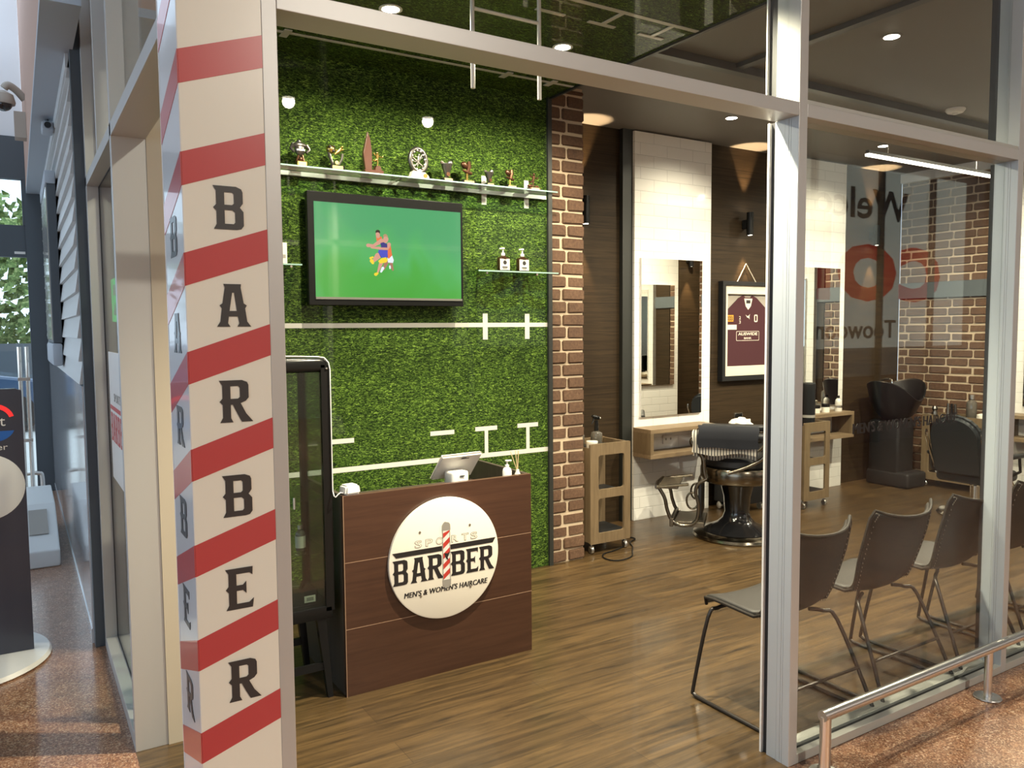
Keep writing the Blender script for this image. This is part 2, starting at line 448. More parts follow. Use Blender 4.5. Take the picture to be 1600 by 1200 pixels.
# ------------------------------------------------------------------ mesh helpers
class MB:
    """collects shapes in world coordinates; build() links them as ONE mesh object under its parent"""
    def __init__(self):
        self.v, self.f, self.s = [], [], []
    def add(self, vs, fs, smooth=False):
        o = len(self.v)
        self.v += [tuple(p) for p in vs]
        self.f += [tuple(i + o for i in f) for f in fs]
        self.s += [smooth] * len(fs)
        return self
    def box(self, x0, x1, y0, y1, z0, z1):
        if x0 > x1: x0, x1 = x1, x0
        if y0 > y1: y0, y1 = y1, y0
        if z0 > z1: z0, z1 = z1, z0
        vs = [(x, y, z) for z in (z0, z1) for y in (y0, y1) for x in (x0, x1)]
        return self.add(vs, [(0, 2, 3, 1), (4, 5, 7, 6), (0, 1, 5, 4), (2, 6, 7, 3), (0, 4, 6, 2), (1, 3, 7, 5)])
    def rbox(self, x0, x1, y0, y1, z0, z1, r, seg=2):
        bm = bmesh.new()
        bmesh.ops.create_cube(bm, size=1)
        for v in bm.verts:
            v.co = Vector(((x0 + x1) / 2 + v.co.x * abs(x1 - x0), (y0 + y1) / 2 + v.co.y * abs(y1 - y0), (z0 + z1) / 2 + v.co.z * abs(z1 - z0)))
        bmesh.ops.bevel(bm, geom=bm.edges[:], offset=r, segments=seg, affect='EDGES', profile=0.5)
        return self.bm(bm, True)
    def bm(self, bm, smooth=False, mtx=None):
        bm.verts.index_update()
        vs = [(mtx @ v.co if mtx else v.co.copy()) for v in bm.verts]
        fs = [[v.index for v in f.verts] for f in bm.faces]
        bm.free()
        return self.add(vs, fs, smooth)
    def prism(self, pts, a, b, axis='Y'):
        """2D outline extruded from a to b along axis; outline coords are (x,z) for Y, (y,z) for X, (x,y) for Z"""
        def p3(p, t):
            return {'Y': (p[0], t, p[1]), 'X': (t, p[0], p[1]), 'Z': (p[0], p[1], t)}[axis]
        n = len(pts)
        vs = [p3(p, a) for p in pts] + [p3(p, b) for p in pts]
        fs = [tuple(range(n)), tuple(range(2 * n - 1, n - 1, -1))]
        fs += [(i, i + n, (i + 1) % n + n, (i + 1) % n) for i in range(n)]
        return self.add(vs, fs)
    def tube(self, pts, r, seg=10, closed=False, caps=True):
        pts = [Vector(p) for p in pts]
        n = len(pts)
        rs = r if isinstance(r, (list, tuple)) else [r] * n
        vs, fs = [], []
        prev = None
        for i, p in enumerate(pts):
            if closed:
                t = pts[(i + 1) % n] - pts[i - 1]
            else:
                t = pts[min(i + 1, n - 1)] - pts[max(i - 1, 0)]
            t.normalize()
            if prev is None:
                ref = Vector((0, 0, 1)) if abs(t.z) < 0.9 else Vector((1, 0, 0))
                u = t.cross(ref).normalized()
            else:
                u = (prev - t * prev.dot(t)).normalized()
            prev = u
            v = t.cross(u)
            for k in range(seg):
                a = 2 * PI * k / seg
                vs.append(p + (u * math.cos(a) + v * math.sin(a)) * rs[i])
        m = n if closed else n - 1
        for i in range(m):
            j = (i + 1) % n
            for k in range(seg):
                k2 = (k + 1) % seg
                fs.append((i * seg + k, i * seg + k2, j * seg + k2, j * seg + k))
        if caps and not closed:
            fs.append(tuple(range(seg - 1, -1, -1)))
            fs.append(tuple((n - 1) * seg + k for k in range(seg)))
        return self.add(vs, fs, True)
    def lathe(self, prof, c, seg=32, axis='Z', mtx=None):
        """prof: list of (radius, height)"""
        vs, fs = [], []
        n = len(prof)
        for r, h in prof:
            for k in range(seg):
                a = 2 * PI * k / seg
                x, y = r * math.cos(a), r * math.sin(a)
                p = {'Z': (x, y, h), 'Y': (x, h, y), 'X': (h, x, y)}[axis]
                p = Vector(p)
                if mtx: p = mtx @ p
                vs.append(p + Vector(c))
        for i in range(n - 1):
            for k in range(seg):
                k2 = (k + 1) % seg
                fs.append((i * seg + k, i * seg + k2, (i + 1) * seg + k2, (i + 1) * seg + k))
        fs.append(tuple(range(seg - 1, -1, -1)))
        fs.append(tuple((n - 1) * seg + k for k in range(seg)))
        return self.add(vs, fs, True)
    def ell(self, c, r, seg=16, ring=10, mtx=None):
        bm = bmesh.new()
        bmesh.ops.create_uvsphere(bm, u_segments=seg, v_segments=ring, radius=1)
        r = (r, r, r) if isinstance(r, (int, float)) else r
        S = Matrix.Diagonal((*r, 1))
        mt = Matrix.Translation(Vector(c)) @ (mtx.to_4x4() if mtx else Matrix.Identity(4)) @ S
        return self.bm(bm, True, mt)
    def fill(self, loops, fn, depth=0.001):
        """flat glyph with holes: loops in 2D, fn(u,v,w) -> 3D point"""
        cu = bpy.data.curves.new('tmp', 'CURVE')
        cu.dimensions = '2D'
        cu.fill_mode = 'BOTH'
        cu.extrude = 0.5
        for lp in loops:
            s = cu.splines.new('POLY')
            s.points.add(len(lp) - 1)
            for i, p in enumerate(lp):
                s.points[i].co = (p[0], p[1], 0, 1)
            s.use_cyclic_u = True
        return self._curve(cu, lambda p: fn(p.x, p.y, (p.z + 0.5) * depth))
    def _curve(self, cu, f):
        ob = bpy.data.objects.new('tmp', cu)
        COL.objects.link(ob)
        dg = bpy.context.evaluated_depsgraph_get()
        me = ob.evaluated_get(dg).to_mesh()
        vs = [f(v.co.copy()) for v in me.vertices]
        fs = [tuple(p.vertices) for p in me.polygons]
        ob.evaluated_get(dg).to_mesh_clear()
        bpy.data.objects.remove(ob)
        bpy.data.curves.remove(cu)
        return self.add(vs, fs)
    def text(self, s, x0, y0, width, height, fn, depth=0.001, bold=0.0, shear=0.0, space=1.0, up=None):
        """text scaled to fill width x height with its lower-left corner at (x0, y0) in 2D"""
        cu = bpy.data.curves.new('tmp', 'FONT')
        cu.body = s
        cu.extrude = 0.5
        cu.offset = bold
        cu.shear = shear
        cu.space_character = space
        cu.resolution_u = 3
        raw = MB()
        raw._curve(cu, lambda p: (p.x, p.y, p.z))
        if not raw.v: return self
        xs = [p[0] for p in raw.v]; ys = [p[1] for p in raw.v]
        a, b, c, d = min(xs), max(xs), min(ys), max(ys)
        vs = [fn(x0 + (p[0] - a) / (b - a) * width, y0 + (p[1] - c) / (d - c) * height, (p[2] + 0.5) * depth) for p in raw.v]
        return self.add(vs, raw.f)
    def build(self, name, m, parent=None, bevel=0.0, flat=False):
        off = Vector((0, 0, 0))
        if parent is not None:
            off = parent.get('_o', None)
            off = Vector(off) if off is not None else Vector((0, 0, 0))
        me = bpy.data.meshes.new(name)
        me.from_pydata([tuple(Vector(p) - off) for p in self.v], [], self.f)
        me.polygons.foreach_set('use_smooth', [s and not flat for s in self.s])
        bm = bmesh.new()
        bm.from_mesh(me)
        bmesh.ops.recalc_face_normals(bm, faces=bm.faces[:])
        bm.to_mesh(me)
        bm.free()
        me.materials.append(m)
        me.update()
        o = bpy.data.objects.new(name, me)
        COL.objects.link(o)
        if parent is not None:
            o.parent = parent
            o['_o'] = tuple(off)
        if bevel:
            bv = o.modifiers.new('bevel', 'BEVEL')
            bv.width = bevel
            bv.segments = 2
            bv.limit_method = 'ANGLE'
        if any(self.s) and not flat:
            try:
                me.set_sharp_from_angle(angle=R(40))
            except Exception:
                pass
        return o

def tag(o, label=None, cat=None, group=None, kind=None):
    if label: o['label'] = label
    if cat: o['category'] = cat
    if group: o['group'] = group
    if kind: o['kind'] = kind
    return o

def thing(name, loc, label, cat, group=None):
    o = bpy.data.objects.new(name, None)
    COL.objects.link(o)
    o.empty_display_size = 0.05
    o.location = loc
    o['_o'] = tuple(loc)
    return tag(o, label, cat, group)

def struct(name, mb, m, parent=None, bevel=0.0):
    o = mb.build(name, m, parent, bevel)
    if parent is None:
        o['kind'] = 'structure'
    return o

def sempty(name, loc=(0, 0, 0)):
    o = bpy.data.objects.new(name, None)
    COL.objects.link(o)
    o.location = loc
    o['_o'] = tuple(loc)
    o['kind'] = 'structure'
    return o

def copy_tree(o, parent=None):
    c = o.copy()
    COL.objects.link(c)
    c.parent = parent
    for ch in [k for k in bpy.data.objects if k.parent == o]:
        copy_tree(ch, c)
    return c

def B(*a):
    return MB().box(*a)

def arc(c, r, a0, a1, n, plane='XZ', const=0):
    out = []
    for i in range(n + 1):
        a = a0 + (a1 - a0) * i / n
        u, v = c[0] + r * math.cos(a), c[1] + r * math.sin(a)
        out.append({'XZ': (u, const, v), 'YZ': (const, u, v), 'XY': (u, v, const)}[plane])
    return out

def rrect(x0, x1, z0, z1, r, n=4):
    out = []
    for cx, cz, a in ((x1 - r, z1 - r, 0), (x0 + r, z1 - r, PI / 2), (x0 + r, z0 + r, PI), (x1 - r, z0 + r, 1.5 * PI)):
        for i in range(n + 1):
            t = a + PI / 2 * i / n
            out.append((cx + r * math.cos(t), cz + r * math.sin(t)))
    return out

# planar mapping functions for print: u to the right and v up as seen by the reader
def on_y(y, sign=1):      # faces -Y (towards the camera): u = x
    return lambda u, v, w: (u, y - w, v)

GF, FX = 1.914, 0.33            # shop-front plane, left facade plane
GW = 4.53                       # printed wall
WW = 5.26                       # dark wood wall
EX = 8.30                       # end wall
CZ = 3.30                       # ceiling

# ------------------------------------------------------------------ floors and ceilings
struct('floor', B(FX, EX + 0.1, GF, WW + 0.1, -0.05, 0.0), M['floor'])
fl = MB()
fl.box(-6, 14, -8, GF, -0.05, -0.001)
fl.box(-6, FX, GF, 9.6, -0.05, -0.001)
struct('floor_mall', fl, M['terrazzo'])
struct('ceiling', MB().box(3.115, EX + 0.1, 2.05, WW + 0.1, CZ, CZ + 0.06).box(FX + 0.12, 3.115, 2.05, WW + 0.1, CZ + 0.0, CZ + 0.06), M['ceil_dark'])
cg = struct('ceiling_printed', B(0.45, 3.105, 2.06, GW, 3.2, CZ - 0.002), M['grass_ceiling'])
struct('trim_ceiling', B(3.105, 3.125, 2.06, GW, 3.188, CZ - 0.002), M['dark_trim'])
lm = MB()
for y0, y1, x0, x1 in ((4.222, 4.246, 0.5, 3.10), (3.118, 3.145, 0.5, 3.10)):
    lm.box(x0, x1, y0, y1, 3.196, 3.1995)
for x in (1.26, 2.606, 2.936):
    lm.box(x - 0.02, x + 0.02, 4.19, 4.30, 3.195, 3.1995)
for x in (2.606, 2.936):
    lm.box(x - 0.012, x + 0.012, 3.13, 3.31, 3.195, 3.1995)
    lm.box(x - 0.085, x + 0.085, 3.298, 3.322, 3.1955, 3.1998)
for x in (1.60, 2.29):
    lm.box(x - 0.085, x + 0.085, 3.298, 3.322, 3.195, 3.1995)
lm.build('field_marking', M['white_line'], cg)

# mall roof, far walls (seen only in reflections), opposite shopfront
struct('ceiling_mall', MB().box(-6, 14, -8, GF, 4.5, 4.6).box(-6, -0.75, GF, 9.6, 4.5, 4.6), M['tan_wall'])  # unseen roof edge shaped to limit skylight on the left floor
struct('wall_mall_back', MB().box(-6, 14, -8.1, -8.0, 0, 4.5), M['tan_wall'])
struct('wall_mall_right', B(14, 14.1, -8, GF, 0, 4.5), M['tan_wall'])
struct('wall_mall_left', MB().box(-6.1, -6, -8, 9.6, 0, 1.0).box(-6.1, -6, -8, 9.6, 3.9, 4.5), M['white_wall'])  # unseen band left open so daylight reaches the mullion sides
struct('wall_bulkhead', B(0.45, 14, GF + 0.02, GF + 0.10, 3.75, 4.5), M['ceil_dark'])
struct('wall_opposite', MB().box(4, 14, -3.3, -3.0, 0, 0.95).box(4, 14, -3.3, -3.0, 3.95, 4.5), M['red_brown'])
struct('wall_opposite_upper', B(4, 14, -3.28, -3.02, 0.95, 3.95), M['tan_wall'])
lb = thing('supermarket_sign', (10, -3.0, 2.6), 'large supermarket entrance sign mirrored in the shop glass, red and grey words on pale panel', 'sign')
B(6.3, 12.6, -3.02, -2.99, 1.35, 3.85).build('panel', M['sign_white'], lb)
rf = lambda u, v, w: (-u, -2.99 + w, v)
MB().text('Welcome', -11.08, 3.14, 3.1, 0.42, rf, 0.01, 0.012).build('lettering', M['dark_frame'], lb)
MB().text('coles', -11.93, 2.0, 5.2, 1.15, rf, 0.012, 0.02).build('lettering', M['coles_red'], lb)
MB().text('Toowoomba', -10.84, 1.48, 2.35, 0.26, rf, 0.01, 0.01).build('lettering', M['dark_frame'], lb)
mm = MB()
for x in (8.9, 10.35, 11.6, 13.2):
    mm.box(x, x + 0.05, -2.98, -2.9, 0, 4.5)
struct('window_opposite_mullions', mm, M['dark_frame'])

# ------------------------------------------------------------------ shop walls
gw = struct('wall_printed', B(0.45, 3.112, GW, GW + 0.06, 0, 3.2), M['grass_wall'])
gl = MB()
gln = [0]
def gline(x0, x1, z0, z1):
    gln[0] += 1
    gl.box(x0, x1, GW - 0.0012 - 0.00006 * gln[0], GW + 0.001, z0, z1)
gline(0.45, 3.11, 1.665, 1.693)
gline(0.45, 3.11, 0.806, 0.836)
for x in (2.606, 2.932):
    gline(x - 0.018, x + 0.018, 2.455, 2.638)
    gline(x - 0.018, x + 0.018, 1.584, 1.753)
    gline(x - 0.013, x + 0.013, 0.82, 1.0)
    gline(x - 0.083, x + 0.083, 0.985, 1.013)
for x in (1.607, 2.283, 0.92):
    gline(x - 0.085, x + 0.085, 0.98, 1.008)
gl.build('field_marking', M['white_line'], gw)
struct('trim_1', B(3.096, 3.128, GW - 0.02, GW + 0.05, 0, 3.2), M['dark_trim'])

def brick_wall(name, u0, u1, z0, z1, place, mort, seedv, bl=0.232, bh=0.0877, joint=0.014):
    random.seed(seedv)
    mb = MB()
    row = 0
    z = z0
    while z < z1 - 0.01:
        h = min(bh, z1 - z)
        u = u0 - (bl * 0.5 if row % 2 else 0.0) - (0.02 if row % 2 else 0.09)
        while u < u1:
            a, b = max(u, u0), min(u + bl - joint, u1)
            if b - a > 0.03:
                d = random.uniform(-0.004, 0.004)
                j = lambda: random.uniform(-0.003, 0.003)
                bm = bmesh.new()
                bmesh.ops.create_cube(bm, size=1)
                for v in bm.verts:
                    v.co = Vector(((a + b) / 2 + v.co.x * (b - a) + j(), v.co.y * 0.05 - 0.025 + 0.018 + d, z + joint / 2 + (h - joint) / 2 + v.co.z * (h - joint) + j()))
                bmesh.ops.bevel(bm, geom=bm.edges[:], offset=0.007, segments=2, affect='EDGES')
                bm.verts.index_update()
                vs = [place(v.co.x, v.co.y, v.co.z) for v in bm.verts]
                fs = [[v.index for v in f.verts] for f in bm.faces]
                bm.free()
                mb.add(vs, fs, True)
            u += bl
        z += bh
        row += 1
    return struct(name, mb, M['brick'])

# brick pier beside the printed wall (faces -Y); w>0 = out of the wall
brick_wall('wall_brick_pier', 3.128, 3.408, 0.0, 3.288, lambda u, w_, z: (u, GW + 0.012 - w_, z), None, 3)
struct('wall_pier_core', B(3.128, 3.40, GW + 0.004, WW, 0, CZ), M['mortar'])
# end wall, brick part next to the corner
brick_wall('wall_brick_end', 4.12, WW - 0.01, 0.0, 3.2, lambda u, w_, z: (EX + 0.012 - w_, u, z), None, 5)
struct('wall_end_core', B(EX + 0.004, EX + 0.08, 2.0, WW, 0, CZ), M['mortar'])
struct('wall_end_cornice', B(EX - 0.03, EX + 0.01, 4.10, WW, 3.2, CZ), M['white_wall'])
struct('trim_2', MB().box(EX - 0.03, EX + 0.0, 2.1, WW - 0.002, 1.95, 2.115), M['band'])
# end wall: wood strip, tile panel (around the mirror), wood
brick_wall('wall_brick_end', 2.03, 2.80, 0.0, 3.2, lambda u, w_, z: (EX + 0.012 - w_, u, z), None, 8)
struct('wall_wood_end', MB().box(EX - 0.012, EX + 0.03, 2.80, 4.12, 0, CZ), M['wood_wall_y'])
struct('wall_tile_end', B(EX - 0.07, EX - 0.012, 3.10, 4.02, 0, 3.29), M['tile_y'])
# solid part of the front wall, seen only in the mirrors
struct('wall_front', B(6.66, EX, 2.022, 2.045, 0, CZ), M['wood_wall'])
struct('wall_tile_front', B(6.85, 7.83, 2.046, 2.10, 0, 3.29), M['tile'])
# back wall, dark wood
struct('wall_back', MB().box(3.40, EX, WW, WW + 0.06, 0, CZ), M['wood_wall'])
for i, x in enumerate((4.437, 6.35)):
    struct('wall_tile_panel', B(x, x + 0.89, 5.19, WW - 0.002, 0, 3.288), M['tile'])
struct('trim_3', MB().box(4.33, 4.436, 5.215, WW - 0.002, 0, CZ).box(5.328, 5.345, 5.21, WW - 0.002, 0, CZ).box(7.242, 7.26, 5.21, WW - 0.002, 0, CZ), M['dark_trim'])
# shop side walls that close the room
struct('wall_left', B(0.445, 0.50, 3.405, 3.43, 0, CZ), M['tan_wall'])
dk = MB()
dk.box(3.125, 8.3, 3.60, 3.66, CZ - 0.05, CZ - 0.001)
dk.box(3.9, 3.96, 2.1, 3.6, CZ - 0.03, CZ - 0.001)
struct('ceiling_rail', dk, M['ceil_metal'])

# ------------------------------------------------------------------ shopfront frames and glass
wf = sempty('window_1')
f = MB()
f.box(0.512, 0.548, GF, 2.02, 0, 3.75)                       # jamb beside the striped column
for x0, x1 in ((0.548, 2.396), (2.441, 3.908), (3.953, 5.42), (5.465, 6.93), (6.975, 8.3)):
    f.box(x0, x1, GF, 2.02, 2.40, 2.447)                     # transom
for x in (2.396, 3.908, 5.42, 6.93):
    f.box(x, x + 0.045, GF, 1.975, 0, 3.75)
    f.box(x + 0.004, x + 0.045, 1.975, 2.02, 0, 3.75)
f.build('window_frame', M['alu'], wf, bevel=0.0015)
g = MB()
for x in (2.396, 3.908, 5.42, 6.93):
    g.box(x + 0.006, x + 0.04, 1.968, 1.982, 2.447, 3.75)
    g.box(x + 0.010, x + 0.04, 2.02, 2.043, 0, 2.40)
    g.box(x + 0.012, x + 0.04, 2.02, 2.06, 2.447, 3.75)
g.build('gasket', M['gasket'], wf)
g = MB()
for x in (2.396, 3.908, 5.42, 6.93):
    g.box(x + 0.0005, x + 0.0445, 1.9755, 2.0195, 0.001, 2.399)
    g.box(x - 0.0012, x + 0.001, 1.9155, 1.9465, 0.0, 2.3995)
    g.box(x - 0.0012, x + 0.001, 1.948, 1.956, 0.0, 2.3995)
    g.box(x - 0.0012, x + 0.001, 1.9575, 1.9735, 0.0, 2.3995)
g.build('side_channel', M['alu_side'], wf)
g = MB()
g.box(2.394, 2.44, 2.043, 2.052, 0, 2.40)
g.box(2.396, 2.44, 2.06, 2.066, 2.447, 3.75)
g.box(0.55, 0.552, 2.02, 2.024, 0, 2.40)
g.build('edge_strip', M['white_edge'], wf)
s = MB()
for x0, x1 in ((2.441, 3.908), (3.953, 5.42), (5.465, 6.93), (6.975, 8.3)):
    s.box(x0, x1, GF, 1.945, 0.0, 0.036)
    s.box(x0, x1, 1.972, 2.02, 0.0, 0.034)
    s.box(x0, x1, GF + 0.003, 1.958, 2.447, 2.462)
s.build('window_sill', M['sill'], wf, bevel=0.0015)
gp = []
gz = MB()
for x0, x1 in ((2.441, 3.908), (3.953, 5.42), (5.465, 6.93), (6.975, 8.3)):
    MB().box(x0, x1, 1.964, 1.970, 0.022, 2.40).build('glass_pane', M['glass_tint'], wf)
for x0, x1 in ((0.548, 2.396), (2.441, 3.908), (3.953, 5.42), (5.465, 6.93), (6.975, 8.3)):
    MB().box(x0, x1, 1.964, 1.970, 2.447, 3.75).build('glass_pane', M['glass_tint'], wf)
s = MB()
for x0, x1 in ((2.441, 3.908), (3.953, 5.42), (5.465, 6.93), (6.975, 8.3)):
    s.box(x0, x1, 1.945, 1.972, 0.0, 0.022)
s.build('sill_groove', M['gasket'], wf)
struct('wall_end_front', B(EX, EX + 0.1, GF, 2.1, 0, 4.5), M['tan_wall'])

dm = MB()
for q in range(3):
    dm.text("MEN'S & WOMEN'S HAIRCARE", 2.808 + q * 0.002, 1.222, 0.74, 0.044, lambda u, v, w_: (u, 1.9635 - w_, v), 0.0008 + q * 0.0001)
dcl = tag(dm.build('window_lettering', M['print_black']),
          'small black haircare wording stuck across the glass pane above the waiting chairs', 'lettering')

# left facade
wl = sempty('window_2')
f = MB()
f.box(FX, 0.45, 2.17, 4.62, 2.383, 2.432)                    # transom
f.box(FX, 0.45, 3.36, 3.405, 0, 3.9)                         # post by the side doorway
f.box(FX, 0.45, 4.57, 4.62, 0, 3.9)
f.box(FX, 0.45, 3.92, 3.955, 2.432, 3.9)
f.box(FX, 0.45, 3.405, 4.57, 0, 0.06)
f.build('window_frame', M['alu'], wl, bevel=0.0015)
f = MB()
f.box(0.45, 0.512, 3.355, 3.40, 0, 3.25)
f.build('window_jamb', mat('beige_jamb', (0.50, 0.44, 0.34), 0.5), wl)
f = MB()
f.box(0.384, 0.394, 4.560, 4.57, 0.06, 3.9)
f.box(0.384, 0.394, 3.405, 4.57, 0.06, 0.066)
f.box(0.384, 0.394, 3.405, 4.57, 2.378, 2.383)
f.box(0.436, 0.45, 4.52, 4.57, 0.06, 2.38)
f.build('gasket', M['gasket'], wl)
MB().box(0.386, 0.392, 3.405, 4.57, 0.06, 2.383).build('glass_pane', M['glass'], wl)
MB().box(0.386, 0.392, 3.405, 4.57, 2.432, 3.9).build('glass_pane', M['glass'], wl)
MB().box(0.386, 0.392, 2.17, 3.36, 2.432, 3.9).build('glass_pane', M['glass'], wl)

# ------------------------------------------------------------------ striped corner column
col = thing('striped_column', (0.42, 2.04, 0), 'cream corner column with slanted red stripes and black letters spelling barber', 'column')
B(0.328, 0.512, GF, 2.165, 0, 3.9).build('column_body', M['wrap_cream'], col, bevel=0.001)
B(0.3265, 0.3285, GF + 0.0005, 2.165, 0, 3.9).build('side_wrap', M['wrap_white'], col)
B(0.3255, 0.3275, 2.163, 2.168, 0, 3.9).build('edge_strip', M['white_edge'], col)
GL = {
 'B': [[(0, 1), (.52, 1), (.64, .95), (.67, .88), (.67, .62), (.60, .52), (.68, .42), (.68, .10), (.62, .02), (.52, 0), (0, 0), (.07, .12), (.07, .42), (.0, .5), (.07, .58), (.07, .88)],
       [(.25, .86), (.43, .86), (.47, .82), (.47, .61), (.42, .57), (.25, .57)], [(.25, .45), (.43, .45), (.49, .40), (.49, .17), (.45, .13), (.25, .13)]],
 'A': [[(.17, 1), (.57, 1), (.56, .92), (.62, .55), (.69, .50), (.65, .43), (.69, .12), (.78, 0), (.46, 0), (.51, .08), (.48, .24), (.27, .24), (.25, .08), (.30, 0), (0, 0), (.08, .12), (.12, .43), (.07, .50), (.14, .55), (.20, .92)],
       [(.29, .37), (.46, .37), (.41, .80), (.36, .80)]],
 'R': [[(0, 1), (.52, 1), (.64, .95), (.67, .88), (.67, .58), (.60, .50), (.48, .45), (.60, .20), (.76, 0), (.50, 0), (.40, .20), (.30, .42), (.25, .42), (.25, .10), (.30, 0), (0, 0), (.07, .12), (.07, .42), (.0, .5), (.07, .58), (.07, .88)],
       [(.25, .86), (.43, .86), (.47, .82), (.47, .60), (.42, .56), (.25, .56)]],
 'E': [[(0, 1), (.64, 1), (.63, .80), (.56, .86), (.25, .86), (.25, .58), (.40, .58), (.48, .66), (.48, .36), (.40, .45), (.25, .45), (.25, .13), (.54, .13), (.65, .22), (.62, 0), (0, 0), (.07, .12), (.07, .42), (.0, .5), (.07, .58), (.07, .88)]],
}
st, ss = MB(), MB()
k = -3
z = 2.27 - 0.2217 * 0
for i in range(-7, 11):
    zt = 2.271 - 0.2222 * i
    zb = zt - 0.0735
    sl = 0.062
    if zb < 0: continue
    if zt + sl > 3.88: continue
    st.prism([(0.328, zb), (0.512, zb + sl), (0.512, zt + sl), (0.328, zt)], GF - 0.0012, GF + 0.002, 'Y')
    ss.prism([(GF - 0.0005, zb), (GF - 0.0005, zt), (2.163, zt - 0.085), (2.163, zb - 0.085)], 0.3255, 0.3275, 'X')
st.build('stripe', M['wrap_red'], col)
ss.build('stripe', M['wrap_red'], col)
lt, ls = MB(), MB()
for i, ch in enumerate('BARBER'):
    zt = 1.981 - 0.2222 * i
    h = 0.098
    lt.fill(GL[ch], (lambda u, v, w_, zt=zt, h=h: (0.392 + u * 0.098, GF - 0.001 - w_, zt - h + v * h)), 0.0012)
    zt2 = zt - 0.065 if i else zt - 0.06
    ls.fill(GL[ch], (lambda u, v, w_, zt=zt2, h=0.094: (0.3262 - w_, 2.085 - u * 0.13, zt - h + v * h)), 0.0012)
lt.build('lettering', M['letter'], col)
ls.build('lettering', M['letter'], col)

# ------------------------------------------------------------------ reception counter and round sign
ct = thing('reception_counter', (1.69, 3.5, 0), 'red-brown wood reception desk carrying the round white sign', 'counter')
B(1.198, 2.192, 3.360, 3.385, 0.0, 0.917).build('front_panel', M['counter_wood'], ct, bevel=0.001)
B(1.196, 1.216, 3.386, 3.98, 0.0, 0.917).build('side_panel', M['counter_side'], ct, bevel=0.001)
B(2.172, 2.192, 3.386, 3.98, 0.0, 0.917).build('side_panel', M['counter_side'], ct, bevel=0.001)
B(1.217, 2.171, 3.386, 3.96, 0.775, 0.80).build('worktop', M['counter_side'], ct)
B(1.217, 2.171, 3.70, 3.72, 0.0, 0.774).build('inner_panel', M['counter_side'], ct)
sm = MB()
for z in (0.614, 0.310):
    sm.box(1.199, 2.191, 3.3592, 3.361, z - 0.0013, z + 0.0013)
sm.box(1.1962, 1.1992, 3.359, 3.361, 0, 0.917)
sm.build('seam', M['seam'], ct)

SY = 3.338
sg = thing('round_sign', (1.692, SY, 0.587), 'round cream sports barber sign screwed to the front of the desk', 'sign')
MB().lathe([(0.0, 0.0), (0.284, 0.0), (0.290, 0.002), (0.290, 0.018), (0.286, 0.0205), (0.0, 0.0205)], (1.692, SY, 0.567), 96, 'Y').build('disc', M['cream'], sg)
sp = on_y(SY - 0.0002)
def sx(px): return 1.692 + (px - 535) * 0.000588 * 1.0
tx = MB()
# BAR | BER with the arched-serif letterforms
xs = [(1.418, 'B'), (1.507, 'A'), (1.594, 'R'), (1.717, 'B'), (1.800, 'E'), (1.872, 'R')]
for x, ch in xs:
    tx.fill(GL[ch], (lambda u, v, w_, x=x: (x + u * (0.112 if ch != 'E' else 0.105), SY - 0.0002 - w_, 0.474 + v * 0.118)), 0.001)
tx.prism([(1.418, 0.628), (1.672, 0.628), (1.672, 0.604), (1.436, 0.604)], SY - 0.0012, SY, 'Y')
tx.prism([(1.717, 0.628), (1.966, 0.628), (1.950, 0.604), (1.717, 0.604)], SY - 0.0012, SY, 'Y')
for q in range(3):
    tx.text("MEN'S & WOMEN'S HAIRCARE", 1.472 + q * 0.0013, 0.408, 0.444, 0.026, sp, 0.001 + q * 0.0001, 0.0, 0.18, 1.05)
tx.build('lettering', M['print_black'], sg)
t2 = MB()
for i, (x, ch) in enumerate(((1.530, 'S'), (1.586, 'P'), (1.640, 'O'), (1.722, 'R'), (1.778, 'T'), (1.826, 'S'))):
    # outlined letters: a thin ring of the letter, built from a bold text with its lighter core on top
    t2.text(ch, x, 0.636, 0.038, 0.036, sp, 0.0006, 0.03)
t2.build('lettering', M['print_grey'], sg)
t3 = MB()
for i, (x, ch) in enumerate(((1.530, 'S'), (1.586, 'P'), (1.640, 'O'), (1.722, 'R'), (1.778, 'T'), (1.826, 'S'))):
    t3.text(ch, x + 0.003, 0.639, 0.032, 0.030, sp, 0.0009, -0.008)
t3.build('lettering', M['cream'], sg)
pl = thing('tmp', (0, 0, 0), None, None) if False else None
px0, px1 = 1.676, 1.713
B(px0, px1, SY - 0.0016, SY, 0.462, 0.70).build('pole_print', M['white'], sg)
pr = MB()
for i in range(5):
    z0 = 0.462 + i * 0.05
    a, b = z0, z0 + 0.025
    lim = lambda v: max(0.463, min(0.699, v))
    pr.prism([(px0, lim(a)), (px1, lim(a + 0.03)), (px1, lim(b + 0.03)), (px0, lim(b))], SY - 0.0022, SY - 0.001, 'Y')
pr.build('stripe', M['print_red'], sg)
pc = MB()
for zc, sgn in ((0.700, 1), (0.462, -1)):
    pc.prism([(px0 - 0.004, zc), (px1 + 0.004, zc), (px1 + 0.003, zc + sgn * 0.026), (px1 - 0.004, zc + sgn * 0.036), (px0 + 0.012, zc + sgn * 0.042), (px0 + 0.004, zc + sgn * 0.036), (px0 - 0.003, zc + sgn * 0.026)], SY - 0.0024, SY, 'Y')
pc.box(px0 - 0.002, px0 + 0.001, SY - 0.0026, SY, 0.46, 0.70)
pc.box(px1 - 0.001, px1 + 0.002, SY - 0.0026, SY, 0.46, 0.70)
pc.build('pole_cap', M['print_grey'], sg)
pk = MB()
pk.fill([[(1.682, .592), (1.700, .588), (1.712, .596), (1.706, .578), (1.700, .570), (1.704, .556), (1.694, .562), (1.688, .574)]], sp, 0.0028)
pk.build('emblem', M['print_black'], sg)
